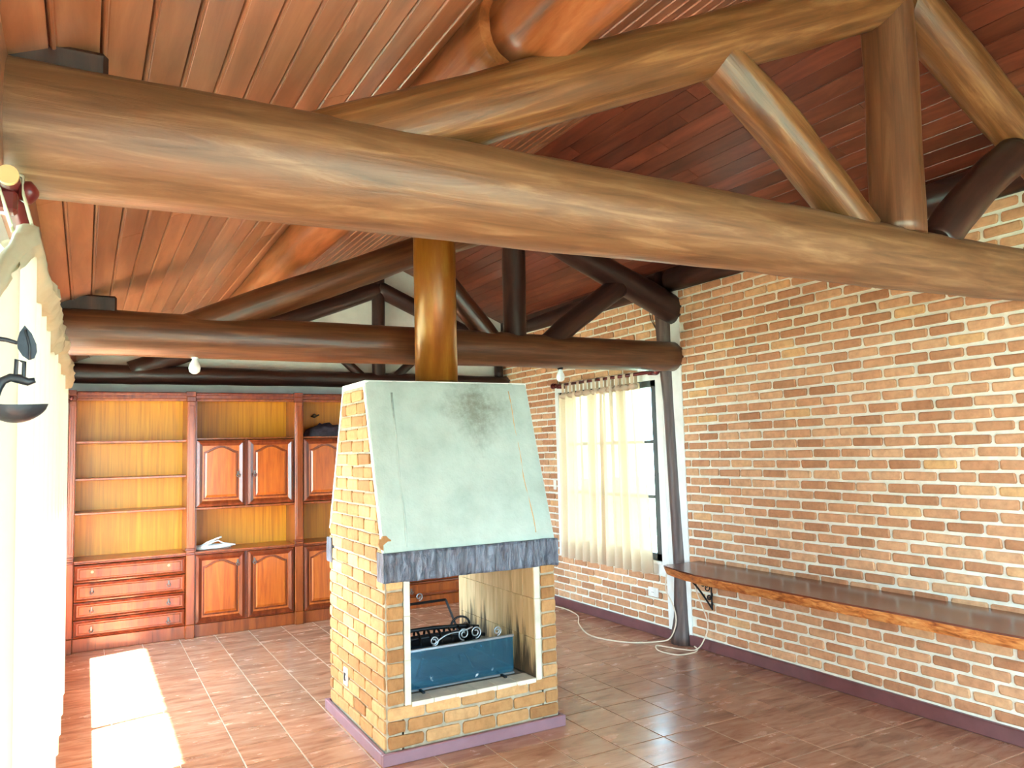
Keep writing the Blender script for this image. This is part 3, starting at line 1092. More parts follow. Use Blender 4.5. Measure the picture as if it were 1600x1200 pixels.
# rough timber lintels front and back
def lintel(ya, yb, sgn):
    x0, x1, z0, z1 = FX0 - .018, FX1 + .014, .888, 1.036
    mb = MB()
    nu, nv = 90, 14
    def fn(u, v):
        x, z = x0 + (x1 - x0) * u, z0 + (z1 - z0) * v
        h = .010 * noise.noise((x * 26 + 3 * noise.noise((x * 4, z * 9, 5)), z * 7, sgn)) + .004 * noise.noise((x * 60, z * 40, 2))
        e = .006 * (1 if v in (0, 1) else 0)
        zz = z + (.006 * noise.noise((x * 9, v * 3, 1)) if v in (0, 1) else 0)
        return (x, ya - sgn * (h - e), zz)
    vs = [fn(i / nu, j / nv) for j in range(nv + 1) for i in range(nu + 1)]
    fs = [(j * (nu + 1) + i, j * (nu + 1) + i + 1, (j + 1) * (nu + 1) + i + 1, (j + 1) * (nu + 1) + i) for j in range(nv) for i in range(nu)]
    bl = [(v[0], yb, v[2]) for v in vs]
    N = nu + 1
    loop = [i for i in range(N)] + [j * N + nu for j in range(1, nv + 1)] + [nv * N + i for i in range(nu - 1, -1, -1)] + [j * N for j in range(nv - 1, 0, -1)]
    k = len(vs)
    vs2 = vs + [bl[i] for i in loop]
    n = len(loop)
    fs += [(loop[i], k + i, k + (i + 1) % n, loop[(i + 1) % n]) for i in range(n)]
    fs += [tuple(range(k, k + n))]
    mb.add(vs2, fs, False)
    return mb.build('lintel', 'lintel', fp)


lintel(FY0 - .034, FY0 + .07, 1)
lintel(FY1 + .034, FY1 - .07, -1)

# fire-clay lining, jambs, hearth and sill tiles
for xx, sg in ((OX1, 1), (OX0, -1)):
    n = 8
    wdt = (FY1 - FY0 + .012) / n
    for i in range(n):
        for (za, zb) in ((OZ0, .49), (.49, .71), (.71, OZ1)):
            y_ = FY0 - .006 + wdt * i
            MB().box(min(xx, xx + sg * .034), max(xx, xx + sg * .034), y_ + .001, y_ + wdt - .001, za + .001, zb - .001, .0015).build('lining_tile', 'firetile', fp)
for yy in (FY0, FY1):
    for xx in (OX0 - .036, OX1 + .002):
        for (za, zb) in ((OZ0 - .012, .49), (.49, .71), (.71, OZ1)):
            MB().box(xx, xx + .034, yy - .012, yy + .012, za + .0005, zb - .0005, .002).build('jamb_tile', 'silltile', fp)
n = 6
wdt = (OX1 - OX0) / n
for i in range(n):
    for ya, yb in ((FY0 - .012, FY0 + .115), (FY1 - .115, FY1 + .012)):
        MB().box(OX0 + wdt * i + .001, OX0 + wdt * (i + 1) - .001, ya, yb, OZ0 - .024, OZ0 + .001, .002).build('sill_tile', 'silltile', fp)
for i in range(n):
    for j in range(6):
        a = FY0 + .117 + j * (FY1 - FY0 - .234) / 6
        MB().box(OX0 + wdt * i + .001, OX0 + wdt * (i + 1) - .001, a, a + (FY1 - FY0 - .234) / 6 - .002, OZ0 - .03, OZ0 - .004, .002).build('hearth_tile', 'ashfloor', fp)
# skirting round the foot
for (a, b_, c, d) in ((FX0 - .034, FX1 + .030, FY0 - .036, FY0 - .012), (FX0 - .034, FX1 + .030, FY1 + .012, FY1 + .036), (FX0 - .034, FX0 - .012, FY0 - .0125, FY1 + .0125), (FX1 + .012, FX1 + .030, FY0 - .0125, FY1 + .0125)):
    MB().box(a, b_, c, d, 0, .060, .004).build('skirting', 'base_fp', fp)
# flue
FC_ = (1.857, 4.285)
fl = MB().lathe([(.128, TOP - .01), (.128, 2.6), (.129, 2.605), (.129, ceil_z(1.857) + .06)], (FC_[0], FC_[1], 0), 'z', 40).build('flue', 'flue', fp)
MB().lathe([(.142, TOP - .012), (.140, TOP + .012), (.128, TOP + .02)], (FC_[0], FC_[1], 0), 'z', 32).build('flue_collar', 'flue', fp)


def outlet(name, c, face, label, hole=True, size=(.075, .115)):
    t = thing(name, c, label, 'outlet' if hole else 'switch')
    if face == '-x':
        MB().box(c[0] - .008, c[0] + .004, c[1] - size[0] / 2, c[1] + size[0] / 2, c[2] - size[1] / 2, c[2] + size[1] / 2, .004).build('face_plate', 'white_plastic', t)
        if hole:
            MB().lathe([(.018, 0), (.018, .003)], (c[0] - .0105, c[1], c[2]), 'x', 16).build('socket_ring', 'white_plastic', t)
            for dy in (-.008, .008):
                MB().lathe([(.003, 0), (.003, .003)], (c[0] - .0125, c[1] + dy, c[2]), 'x', 8).build('pin_hole', 'black_plastic', t)
        else:
            MB().box(c[0] - .014, c[0] - .007, c[1] - .01, c[1] + .01, c[2] - .02, c[2] + .02, .002).build('rocker', 'white_plastic', t)
    return t


o = outlet('power_outlet', (FX0 - .010, 4.45, .275), '-x', 'small cream power outlet low on the brick side of the fireplace', True, (.07, .10))
MB().box(FX0 - .022, FX0 - .019, 4.436, 4.464, .252, .298, .001).build('socket_slot', 'black_plastic', o)
outlet('power_outlet', (XR - .011, 5.11, .345), '-x', 'white power outlet on the brick wall below the curtained window', True, (.13, .075))
outlet('light_switch', (XR - .011, 6.585, 1.183), '-x', 'small white light switch on the bricks beside the curtained window', False, (.05, .10))


def spiral(c, r, turns, a0, axis=1, n=26, sgn=1):
    out = []
    for i in range(n + 1):
        t = i / n
        a = a0 + sgn * turns * 2 * math.pi * t
        rr = r * (1 - .72 * t)
        p = [c[0], c[1], c[2]]
        u, v = (0, 2) if axis == 1 else (1, 2)
        p[u] += rr * math.cos(a)
        p[v] += rr * math.sin(a)
        out.append(tuple(p))
    return out


# front fire screen
gy = 3.945
fs_ = thing('fire_screen', (1.83, gy, OZ0), 'low blue smoked glass fire screen with steel scrolls facing the hearth sill', 'fire screen')
MB().box(1.486, 2.150, gy - .003, gy + .003, OZ0 + .012, .488).build('glass_pane', 'smoked', fs_)
MB().box(1.482, 2.156, gy - .007, gy + .007, .484, .500, .003).build('top_rail', 'steel', fs_)
MB().box(1.482, 2.156, gy - .007, gy + .007, OZ0 + .001, OZ0 + .013, .003).build('bottom_rail', 'steel', fs_)
for x in (1.58, 2.07):
    MB().box(x - .008, x + .008, gy - .06, gy + .03, OZ0 + .001, OZ0 + .012, .002).build('foot', 'iron_black', fs_)
for (c, r, tn, a0, sg) in (((1.668, gy, .527), .026, 1.6, -1.57, 1), ((1.846, gy, .541), .034, 1.6, -1.57, -1), ((1.918, gy, .541), .034, 1.6, -1.57, 1), ((2.052, gy, .530), .026, 1.6, -1.57, 1)):
    MB().tube(spiral(c, r, tn, a0, 1, 28, sg), .0042, 6).build('scroll', 'steel', fs_)
cur = [(1.66 + .24 * t, gy, .502 + .075 * math.sin(t * 1.5) + .012 * math.sin(t * 6)) for t in [i / 14 for i in range(15)]]
MB().tube(cur, .0042, 6).build('scroll_arm', 'steel', fs_)
# rear fire screen leaning outwards
rs_ = thing('fire_screen', (1.85, 4.72, OZ0), 'black framed fire screen leaning outward on the far side of the hearth', 'fire screen')
bl, br, tl_, tr_ = Vector((1.50, 4.72, OZ0 + .008)), Vector((2.20, 4.72, OZ0 + .008)), Vector((1.50, 4.93, .53)), Vector((2.175, 4.93, .535))
for nm, a, b_ in (('top_rail', tl_, tr_), ('side_rail', bl, tl_), ('side_rail', br, tr_), ('bottom_rail', bl, br)):
    MB().tube([a, a.lerp(b_, .5), b_], .0095, 4, smooth=False).build(nm, 'iron_black', rs_)
MB().tube(spiral((1.985, 4.94, .575), .026, 1.3, -1.57, 1), .0042, 6).build('scroll', 'steel', rs_)
# grate
gr = thing('fire_grate', (1.83, 4.30, OZ0), 'boat-shaped dark iron fire grate with ribs standing in the hearth', 'fire grate')
mb = MB()
def bowl(u, v):
    a = 2 * math.pi * u
    t = v
    k = math.sin(t * math.pi / 2) ** .7
    return (1.84 + .27 * k * math.cos(a), 4.28 + .15 * k * math.sin(a), .345 + .105 * t ** 1.8 + (.018 * abs(math.cos(a)) ** 3) * t)
mb.grid(bowl, 32, 10)
mb.build('basin', 'iron', gr)
for i in range(7):
    x = 1.64 + i * .065
    arc = [(x + .03 * math.cos(t), 4.28 + .13 * math.cos(t), .455 + .05 * math.sin(t) + .02 * abs(x - 1.84)) for t in [math.pi * k / 10 for k in range(11)]]
    MB().tube(arc, .0075, 6).build('rib', 'iron_black', gr)
for yy, zz in ((4.20, .475), (4.28, .505), (4.36, .485)):
    MB().tube([(1.56, yy, zz - .012), (1.62, yy, zz + .012), (1.80, yy, zz + .012), (2.0, yy, zz), (2.10, yy, zz - .02)], .011, 7).build('bar', 'iron_black', gr)
for sx in (-1, 1):
    for sy in (-1, 1):
        MB().tube([(1.84 + sx * .13, 4.28 + sy * .06, .375), (1.84 + sx * .18, 4.28 + sy * .09, OZ0 - .003)], .008, 6).build('leg', 'iron_black', gr)
MB().tube([(1.98 + .06 * math.cos(t), 4.28, .51 + .05 * math.sin(t)) for t in [math.pi * k / 10 for k in range(11)]], .007, 6).build('handle', 'iron_black', gr)

# ------------------------------------------------------------------ bookcases
BY, BD = 7.31, 7.655


def knob(parent, x, z, y=BY - .012):
    MB().lathe([(.004, 0), (.007, -.006), (.016, -.008), (.014, -.002), (.006, .012)], (x, y, z), 'y', 10).build('knob', 'brass', parent)
    return


def handle(parent, x, z, y, mat='pewter'):
    mb = MB()
    mb.box(x - .008, x + .008, y - .006, y, z - .006, z + .030, .002)
    mb.tube([(x - .012, y - .010, z + .004), (x - .013, y - .013, z - .012), (x, y - .015, z - .026), (x + .013, y - .013, z - .012), (x + .012, y - .010, z + .004)], .0045, 6)
    mb.build('handle', mat, parent)


def arch_pts(x0, x1, z0, z1, rise):
    """panel outline with a cathedral arch on top"""
    pts = [(x0, z0), (x1, z0), (x1, z1 - rise)]
    n = 16
    for i in range(1, n):
        t = i / n
        x = x1 + (x0 - x1) * t
        s_ = 0.5 - 0.5 * math.cos(2 * math.pi * t)
        pts.append((x, z1 - rise + rise * s_ ** 0.8))
    pts.append((x0, z1 - rise))
    return pts


def panel(parent, name, mat, outline, y, h, cham):
    """raised panel with a sloping edge"""
    cx = sum(p[0] for p in outline) / len(outline)
    cz = sum(p[1] for p in outline) / len(outline)
    n = len(outline)
    w_ = max(p[0] for p in outline) - min(p[0] for p in outline)
    h_ = max(p[1] for p in outline) - min(p[1] for p in outline)
    inn = [(cx + (p[0] - cx) * (1 - 2 * cham / w_), cz + (p[1] - cz) * (1 - 2 * cham / h_)) for p in outline]
    vs = [(p[0], y + .004, p[1]) for p in outline] + [(p[0], y, p[1]) for p in outline] + [(p[0], y - h, p[1]) for p in inn]
    fs = [(i, n + i, n + (i + 1) % n, (i + 1) % n) for i in range(n)] + [(n + i, 2 * n + i, 2 * n + (i + 1) % n, n + (i + 1) % n) for i in range(n)]
    fs.append(tuple(range(3 * n - 1, 2 * n - 1, -1)))
    return MB().add(vs, fs).build(name, mat, parent)


def frame_strips(parent, x0, x1, z0, z1, w_, y, h, mat='cab_edge', name='moulding'):
    """mitred sloping moulding round a front"""
    o = [(x0, z0), (x1, z0), (x1, z1), (x0, z1)]
    i_ = [(x0 + w_, z0 + w_), (x1 - w_, z0 + w_), (x1 - w_, z1 - w_), (x0 + w_, z1 - w_)]
    m_ = [(x0 + w_ * .45, z0 + w_ * .45), (x1 - w_ * .45, z0 + w_ * .45), (x1 - w_ * .45, z1 - w_ * .45), (x0 + w_ * .45, z1 - w_ * .45)]
    vs = [(p[0], y, p[1]) for p in o] + [(p[0], y - h * .6, p[1]) for p in o] + [(p[0], y - h, p[1]) for p in m_] + [(p[0], y, p[1]) for p in i_]
    fs = []
    for k in range(3):
        for j in range(4):
            a, b_ = k * 4 + j, k * 4 + (j + 1) % 4
            fs.append((a, b_, b_ + 4, a + 4))
    return MB().add(vs, fs).build(name, mat, parent)


def door(unit, x0, x1, z0, z1, hx, hz):
    d = MB().box(x0, x1, BY - .014, BY + .006, z0, z1, .002).build('door', 'cab_panel', unit)
    frame_strips(d, x0, x1, z0, z1, .048, BY - .014, .016)
    ol = arch_pts(x0 + .068, x1 - .068, z0 + .075, z1 - .062, .050)
    panel(d, 'panel_bead', 'cab_edge', [(p[0] + (.012 if p[0] > (x0 + x1) / 2 else -.012), p[1] + (.012 if p[1] > (z0 + z1) / 2 else -.012)) for p in ol], BY - .0135, .004, .004)
    panel(d, 'raised_panel', 'cab_panel', ol, BY - .0165, .010, .014)
    handle(d, hx, hz, BY - .015)


def drawer(unit, x0, x1, z0, z1, kz, missing=False):
    d = MB().box(x0, x1, BY - .012, BY + .006, z0, z1, .002).build('drawer', 'cab', unit)
    frame_strips(d, x0, x1, z0, z1, .022, BY - .012, .010)
    panel(d, 'raised_panel', 'cab', [(x0 + .034, z0 + .030), (x1 - .034, z0 + .030), (x1 - .034, z1 - .030), (x0 + .034, z1 - .030)], BY - .0125, .005, .006)
    for fx in (.155, .845):
        x = x0 + (x1 - x0) * fx
        if missing:
            MB().lathe([(.011, -.002), (.011, .002)], (x, BY - .0185, kz), 'y', 12).build('knob_mark', 'rodend', d)
        else:
            handle(d, x, kz, BY - .018)


def pilaster(unit, x0, x1):
    y0 = BY - .035
    p = MB().box(x0, x1, y0, BY + .001, .115, 2.035, .004).build('pilaster', 'cab', unit)
    MB().box(x0 - .004, x1, y0 - .012, BY + .001, 0, .115, .004).build('pilaster_base', 'cab', p)
    for za, zb, e in ((.705, .728, .008), (.742, .765, .008), (2.035, 2.08, .006), (2.08, 2.124, .012)):
        MB().box(x0 - e, x1, y0 - e, BY + .001, za, zb, .004).build('pilaster_cap', 'cab_edge', p)
    MB().box(x0 + .014, x1 - .014, y0 - .004, y0 + .004, .79, 2.0, .003).build('fluted_face', 'cab', p)


def carcass(name, x0, x1, label, left_col, right_col, shelves, inner):
    """x0..x1 is the clear width of the bay"""
    u = thing(name, ((x0 + x1) / 2, 7.48, 0), label, 'bookcase')
    MB().box(*((x0 - .02, x0) if left_col else (x0, x0 + .014)), BY, BD, 0, 2.115).build('side_panel', 'cab', u)
    MB().box(x1, x1 + .02, BY, BD, 0, 2.115).build('side_panel', 'cab', u)
    MB().box(x0, x1, BD - .012, BD, .1, 2.1).build('back_panel', 'cab_back', u)
    MB().box(x0, x1, BY, BD, 2.085, 2.115).build('top_panel', 'cab', u)
    c = MB().box(x0, x1, BY - .012, BY + .02, 2.062, 2.118, .004).build('cornice', 'cab_edge', u)
    MB().box(x0, x1, BY - .026, BY - .01, 2.09, 2.115, .006).build('cornice_bead', 'cab_edge', c)
    MB().box(x0, x1, BY + .0, BY + .018, 2.040, 2.062, .003).build('top_rail', 'cab', u)
    MB().box(x0, x1, BY - .010, BY + .018, 0, .108, .004).build('plinth', 'cab', u)
    MB().box(x0, x1, BY + .02, BD - .012, .095, .113).build('bottom_panel', 'cab', u)
    ct = MB().box(x0 - .0, x1 + .0, BY - .022, BD - .012, .705, .728, .003).build('counter', 'cab', u)
    MB().box(x0, x1, BY - .028, BY - .018, .700, .714, .004).build('counter_bead', 'cab_edge', ct)
    for z in shelves:
        MB().box(x0, x1, BY + .006, BD - .012, z - .011, z + .009, .003).build('shelf', 'cab', u)
    if left_col:
        pilaster(u, *left_col)
    if right_col:
        pilaster(u, *right_col)
    if inner == 'drawers':
        for i, (za, zb, kz) in enumerate(((.553, .690, .633), (.400, .545, .477), (.258, .392, .325), (.113, .250, .168))):
            drawer(u, x0 + .006, x1 - .006, za, zb, kz, i == 0)
    else:
        xm = (x0 + x1) / 2
        MB().box(x0, x1, BY + .004, BD - .012, 1.698, 1.716, .003).build('shelf', 'cab', u)
        MB().box(x0, x1, BY - .008, BD - .012, 1.085, 1.106, .003).build('shelf', 'cab', u)
        MB().box(xm - .012, xm + .012, BY - .010, BY + .012, 1.1, 1.7).build('stile', 'cab_edge', u)
        MB().box(xm - .012, xm + .012, BY - .010, BY + .012, .11, .705).build('stile', 'cab_edge', u)
        door(u, x0 + .012, xm - .014, 1.112, 1.692, xm - .014 - .058, 1.385)
        door(u, xm + .014, x1 - .012, 1.112, 1.692, xm + .014 + .058, 1.385)
        door(u, x0 + .012, xm - .014, .113, .695, xm - .014 - .058, .605)
        door(u, xm + .014, x1 - .012, .113, .695, xm + .014 + .058, .605)
    return u


carcass('bookcase', -.064, .781, 'tall bookcase bay with three open shelves over four drawers, beside the white curtain', (-.119, -.066), (.781, .851), (1.694, 1.387, 1.106), 'drawers')
carcass('bookcase', .851, 1.712, 'tall bookcase bay with arched doors and a white cable coil on its counter', None, (1.712, 1.785), (), 'doors')
u3 = carcass('bookcase', 1.785, 2.645, 'tall bookcase bay with arched doors, half hidden by the brick fireplace', None, (2.645, 2.715), (), 'doors')
carcass('bookcase', 2.715, 3.56, 'bookcase bay whose lower drawers show only through the fireplace opening', None, (3.56, 3.63), (1.694, 1.387, 1.106), 'drawers')
MB().lathe([(.010, 0), (.022, -.012), (.012, -.030)], (1.985, BD - .012, 1.925), 'y', 10).build('light_fitting', 'brass', u3)
MB().tube([(1.95, BD - .03, 1.92), (1.985, BD - .036, 1.915), (2.03, BD - .03, 1.935)], .008, 6).build('light_arm', 'brass', u3)
# crumpled dark cloth on the top shelf of the third bay
mb = MB()
def heap(u, v):
    a = 2 * math.pi * u
    k = math.sin(v * math.pi / 2)
    h = .11 * (1 - v ** 2.2) * (1 + .5 * noise.noise((u * 9, v * 5, 3)))
    return (2.06 + .21 * k * math.cos(a) * (1 + .18 * noise.noise((math.cos(a) * 2, math.sin(a) * 2, 1))), 7.47 + .10 * k * math.sin(a), 1.717 + max(0, h) + .012 * noise.noise((math.cos(a) * 4 * k, math.sin(a) * 4 * k, 8)) * (1 - v))
mb.grid(heap, 40, 10)
o = mb.build('folded_cloth', 'cloth_dark')
tag(o, 'crumpled dark grey cloth on the top shelf of the bookcase behind the fireplace', 'cloth')
# coil of white cable on the counter of the second bay
mb = MB()
pts = []
for i in range(150):
    a = 2 * math.pi * i / 30
    t = i / 149
    pts.append((1.02 + (.145 - .02 * math.sin(a * .37)) * math.cos(a), 7.42 + .065 * math.sin(a), .738 + .020 * t + .006 * math.sin(a * 1.7)))
pts += [(1.10, 7.40, .775), (1.06, 7.39, .80), (1.0, 7.40, .79), (.95, 7.41, .775)]
mb.tube(pts, .007, 7)
mb.tube([(.88, 7.40, .742), (.96, 7.38, .790), (1.05, 7.38, .822), (1.085, 7.38, .832)], .008, 7)
mb.tube([(.87, 7.38, .742), (.96, 7.36, .775), (1.03, 7.36, .80)], .007, 7)
mb.tube([(1.16, 7.39, .76), (1.20, 7.37, .757)], .006, 6)
tag(mb.build('cable_coil', 'cord_white'), 'coil of white cable lying on the bookcase counter', 'cable')

# ------------------------------------------------------------------ long wall shelf and brackets
ws = thing('wall_shelf', (3.92, 2.9, .60), 'long thick timber shelf with a wavy edge on the brick wall', 'shelf')
def shelf_x(y):
    k = min(1, max(0, (4.54 - y) / .45))
    return 3.765 - .115 * k ** .8 + .018 * noise.noise((y * 2.1, 0, 0)) + .006 * noise.noise((y * 9, 3, 0))
mb = MB()
n = 90
ya_, yb_ = 1.0, 4.545
yy = [ya_ + (yb_ - ya_) * i / n for i in range(n + 1)]
top = [(shelf_x(y), y, .662) for y in yy] + [(XR - .004, yb_, .662), (XR - .004, ya_, .662)]
mb.prism([(p[0] + .0, p[1], .652) for p in top], (0, 0, .010))
mb.build('shelf_board', 'shelf', ws)
mb = MB()
vs, fs = [], []
for i, y in enumerate(yy):
    wv = .012 * noise.noise((y * 5, 7, 0)) + .008 * noise.noise((y * 14, 5, 0))
    x = shelf_x(y)
    for dx, z in ((0.0, .655), (.004 + wv * .3, .640), (.012 + wv, .618 + wv * .4), (.026 + wv, .594)):
        vs.append((x + dx, y, z))
for i in range(n):
    for k in range(3):
        a = i * 4 + k
        fs.append((a, a + 1, a + 5, a + 4))
mb.add(vs, fs, True)
mb.add([(XR - .004, yb_, .606), (XR - .004, ya_, .606), (XR - .004, yb_, .655), (XR - .004, ya_, .655)] + [vs[n * 4 + 3], vs[3], vs[n * 4], vs[0]], [(0, 1, 5, 4), (0, 4, 6, 2), (1, 3, 7, 5)])
mb.build('live_edge', 'shelf_edge', ws)


def bracket(y):
    b_ = MB().box(XR - .016, XR - .008, y - .008, y + .008, .315, .606).build('bracket', 'iron_black', ws)
    MB().box(XR - .29, XR - .008, y - .008, y + .008, .596, .607).build('bracket_arm', 'iron_black', b_)
    cur = [(XR - .28 + .27 * t, y, .600 - .285 * t ** 1.35) for t in [i / 14 for i in range(15)]]
    MB().tube(cur, .007, 6).build('bracket_brace', 'iron_black', b_)
    for (c, r, tn, a0, sg) in (((XR - .06, y, .555), .038, 1.5, 1.57, 1), ((XR - .135, y, .560), .032, 1.5, 1.57, -1), ((XR - .20, y, .572), .020, 1.4, 1.57, 1), ((XR - .048, y, .478), .032, 1.5, 0, 1), ((XR - .095, y, .510), .022, 1.5, 3.1, -1), ((XR - .038, y, .410), .022, 1.4, 0, -1)):
        MB().tube(spiral(c, r, tn, a0, 1, 24, sg), .0045, 6).build('scroll', 'iron_black', b_)


bracket(4.43)
bracket(1.6)

# ------------------------------------------------------------------ right curtains and rod
RXC, RZC = XR - .085, 2.145
rod = thing('curtain_rod', (RXC, 5.65, RZC), 'dark red wooden curtain rod with finials above the brick wall window', 'curtain rod')
MB().tube([(RXC, 4.92, RZC), (RXC, 6.40, RZC + .01)], .014, 10).build('rod', 'rodwood', rod)
for y, s_ in ((4.92, -1), (6.40, 1)):
    MB().lathe([(.015, 0), (.024, .006 * s_), (.016, .014 * s_), (.028, .035 * s_), (.030, .055 * s_), (.018, .075 * s_), (.004, .085 * s_)], (RXC, y, RZC + (.01 if s_ > 0 else 0)), 'y', 14).build('finial', 'rodwood', rod)
for y in (4.96, 6.36):
    MB().box(RXC - .012, XR + .002, y - .014, y + .014, RZC - .022, RZC + .012, .003).build('rod_bracket', 'rodwood', rod)


def curtain_right(name, y0, y1, ylo0, ylo1, label, seed):
    t = thing(name, (RXC, (y0 + y1) / 2, .50), label, 'curtain', 'beige tab curtains')
    zt, zb = 2.065, .505
    def fn(u, v):
        y = (y0 + (y1 - y0) * u) * v + (ylo0 + (ylo1 - ylo0) * u) * (1 - v)
        a = (.028 + .010 * (1 - v))
        ph = u * 2 * math.pi * 5.5 + seed + .5 * noise.noise((u * 3, v * 1.5, seed))
        x = RXC + a * math.sin(ph) + .008 * math.sin(u * 41 + v * 3) * v ** 2
        z = zb + (zt - zb) * v + (.010 * math.sin(u * 2 * math.pi * 5) if v == 1 else 0)
        return (x, y, z)
    MB().grid(fn, 90, 26).build('fabric', 'curtain', t)
    nt = 5
    for i in range(nt):
        yy_ = y0 + (y1 - y0) * (i + .5) / nt
        prof = []
        for k in range(13):
            a = -math.pi / 2 + math.pi * 2 * k / 12 * .0
        loop = [(RXC - .020, 2.03)] + [(RXC + .021 * math.cos(a), RZC + .003 + .021 * math.sin(a)) for a in [math.pi - math.pi * k / 8 for k in range(9)]] + [(RXC + .020, 2.03)]
        vs, fs = [], []
        hw = .021
        for x, z in loop:
            vs += [(x, yy_ - hw, z), (x, yy_ + hw, z)]
        for k in range(len(loop) - 1):
            fs.append((2 * k, 2 * k + 1, 2 * k + 3, 2 * k + 2))
        MB().add(vs, fs, True).build('tab', 'curtain', t)
        # gathered bunch of cloth under each tab
        def bun(u, v, yy_=yy_, i=i):
            a = 2 * math.pi * u
            b2 = math.pi * v
            r = 1 + .35 * noise.noise((math.cos(a) * 3 + i, math.sin(a) * 3, v * 5))
            return (RXC - .008 + .030 * r * math.sin(b2) * math.cos(a), yy_ + (y1 - y0) / nt * .5 * math.cos(b2), 2.045 + .028 * r * math.sin(b2) * math.sin(a))
        MB().grid(bun, 16, 12).build('heading', 'curtain', t)
    return t


curtain_right('curtain', 5.115, 5.66, 5.03, 5.70, 'beige tab-top curtain panel beside the uncovered dark window sash', 0.4)
curtain_right('curtain', 5.665, 6.31, 5.68, 6.34, 'beige tab-top curtain panel beside the light switch', 2.1)

# ------------------------------------------------------------------ left curtain, rod, oil lamp
LX, LZ = -.125, 2.045
lr = thing('curtain_rod', (LX, 3.5, LZ), 'thick wooden curtain rod with pale cut end above the white curtain', 'curtain rod')
MB().tube([(LX, 1.56, LZ), (LX, 7.0, LZ)], .0165, 14).build('rod', 'rodwood', lr)
MB().lathe([(.017, 0), (.0165, -.012)], (LX, 1.560, LZ), 'y', 18).build('rod_end', 'rodend', lr)
for y in (1.60, 4.3, 6.9):
    b_ = MB().box(XL + .028, LX + .012, y - .015, y + .02, LZ - .055, LZ - .014, .006).build('rod_bracket', 'rodwood', lr)
    MB().lathe([(.014, 0), (.020, .008), (.021, .018), (.012, .026), (.004, .030)], (LX + .014, y + .005, LZ - .012), 'x', 14).build('bracket_knob', 'rodwood', b_)

lc = thing('curtain', (-.10, 2.7, .50), 'long sheer white curtain with a ruffled heading hanging at the left window', 'curtain')
CY0, CY1 = 1.12, 4.25
def cx_(y):
    return -.100 + .016 * max(0, min(1, (y - 2) / 2)) - .028 * max(0, min(1, (1.5 - y) / .35))
def ztop(y):
    return 1.948 - .20 * max(0, min(1, (1.60 - y) / .48)) ** 1.3 + .015 * math.sin(y * 9)
def lfn(u, v):
    y = CY0 + (CY1 - CY0) * u
    zb = .48 + .03 * math.sin(y * 3)
    z = zb + (ztop(y) - .02 - zb) * v
    ph = y * 2 * math.pi / .26 + .7 * noise.noise((y * 1.3, v, 3))
    a = (.022 + .014 * max(0, min(1, 2.4 - y))) * (1 - .35 * v)
    return (cx_(y) + a * math.sin(ph) - .004 * v, y, z)
MB().grid(lfn, 260, 24).build('fabric', 'curtain_white', lc)
def rfn(u, v):
    y = CY0 + (CY1 - CY0) * u
    a = 2 * math.pi * v
    r = .031 * (1 + .5 * noise.noise((y * 8, math.cos(a) * 1.4, math.sin(a) * 1.4)) + .22 * noise.noise((y * 26, math.cos(a) * 2.5, math.sin(a) * 2.5)))
    r *= min(1, .10 + max(0, (y - CY0) / .75), .12 + max(0, (CY1 - y) / .1))
    return (cx_(y) + .004 + r * math.cos(a), y, ztop(y) - .022 + 1.25 * r * math.sin(a))
MB().grid(rfn, 320, 14).build('ruffle', 'ruffle', lc)
k = 0
for y in (1.60, 2.25, 2.9, 3.55, 4.2):
    for dy in (-.022, .022):
        pts = [(cx_(y) + .012, y + dy * 1.6, ztop(y)), (LX + .021, y + dy * .5, LZ - .02), (LX + .019, y, LZ + .014), (LX, y, LZ + .021), (LX - .02, y - dy * .3, LZ), (cx_(y) - .02, y - dy, ztop(y))]
        MB().tube(pts, .0075, 6, flat=.35).build('tie', 'ruffle', lc)

# iron oil lamp hung by its spike beside the curtain
OY = 1.05
P = lambda px, py, dy=0: pix(px, py, 1, OY + dy)
ol = thing('hanging_oil_lamp', tuple(P(30, 660)), 'blackened iron boat-shaped oil lamp with a leaf hook hung before the white curtain', 'oil lamp')
rim = [(-28, 637), (0, 633), (30, 634), (60, 634), (75, 631)]
mb = MB()
def lampbowl(u, v):
    # u along the boat, v around the underside
    x = -30 + 106 * u
    wdt = .026 * math.sin(math.pi * min(1, max(0, u)) ** .8) ** .6 if 0 < u < 1 else 0.0
    depth = 27 * (math.sin(math.pi * u) ** .55 if 0 < u < 1 else 0)
    a = math.pi * v
    zpx = 634 - 3 * (2 * u - 1) ** 2 + depth * math.sin(a)
    p = P(x, zpx)
    return (p.x, OY - wdt * math.cos(a), p.z)
mb.grid(lampbowl, 26, 12)
def lamplid(u, v):
    x = -30 + 106 * u
    wdt = .026 * math.sin(math.pi * u ** .8) ** .6 if 0 < u < 1 else 0.0
    p = P(x, 637 - 3 * (2 * u - 1) ** 2)
    return (p.x, OY - wdt * (1 - 2 * v), p.z)
mb.grid(lamplid, 26, 4)
mb.build('bowl', 'iron', ol)
arm = [P(-20, 640), P(-8, 622), P(-3, 606), P(4, 595), P(16, 590), P(30, 592), P(44, 597), P(55, 594)]
MB().tube(arm, [.0032, .0042, .0048, .0048, .0048, .0055, .0045, .003], 8).build('arm', 'iron', ol)
ring = [P(24, 592), P(26, 562), P(38, 566), P(37, 590)]
MB().tube(ring, .0026, 6, closed=True).build('link', 'iron', ol)
leaf = [(39, 509), (50, 522), (57, 538), (58, 550), (54, 560), (45, 563), (35, 556), (28, 545), (27, 534), (31, 520)]
mb = MB().prism([P(a, b_, .004) for a, b_ in leaf], (0, -.004, 0))
mb.tube([P(40, 515), P(46, 540), P(47, 562)], .0016, 6)
mb.build('leaf', 'iron', ol)
e = P(27, 536)
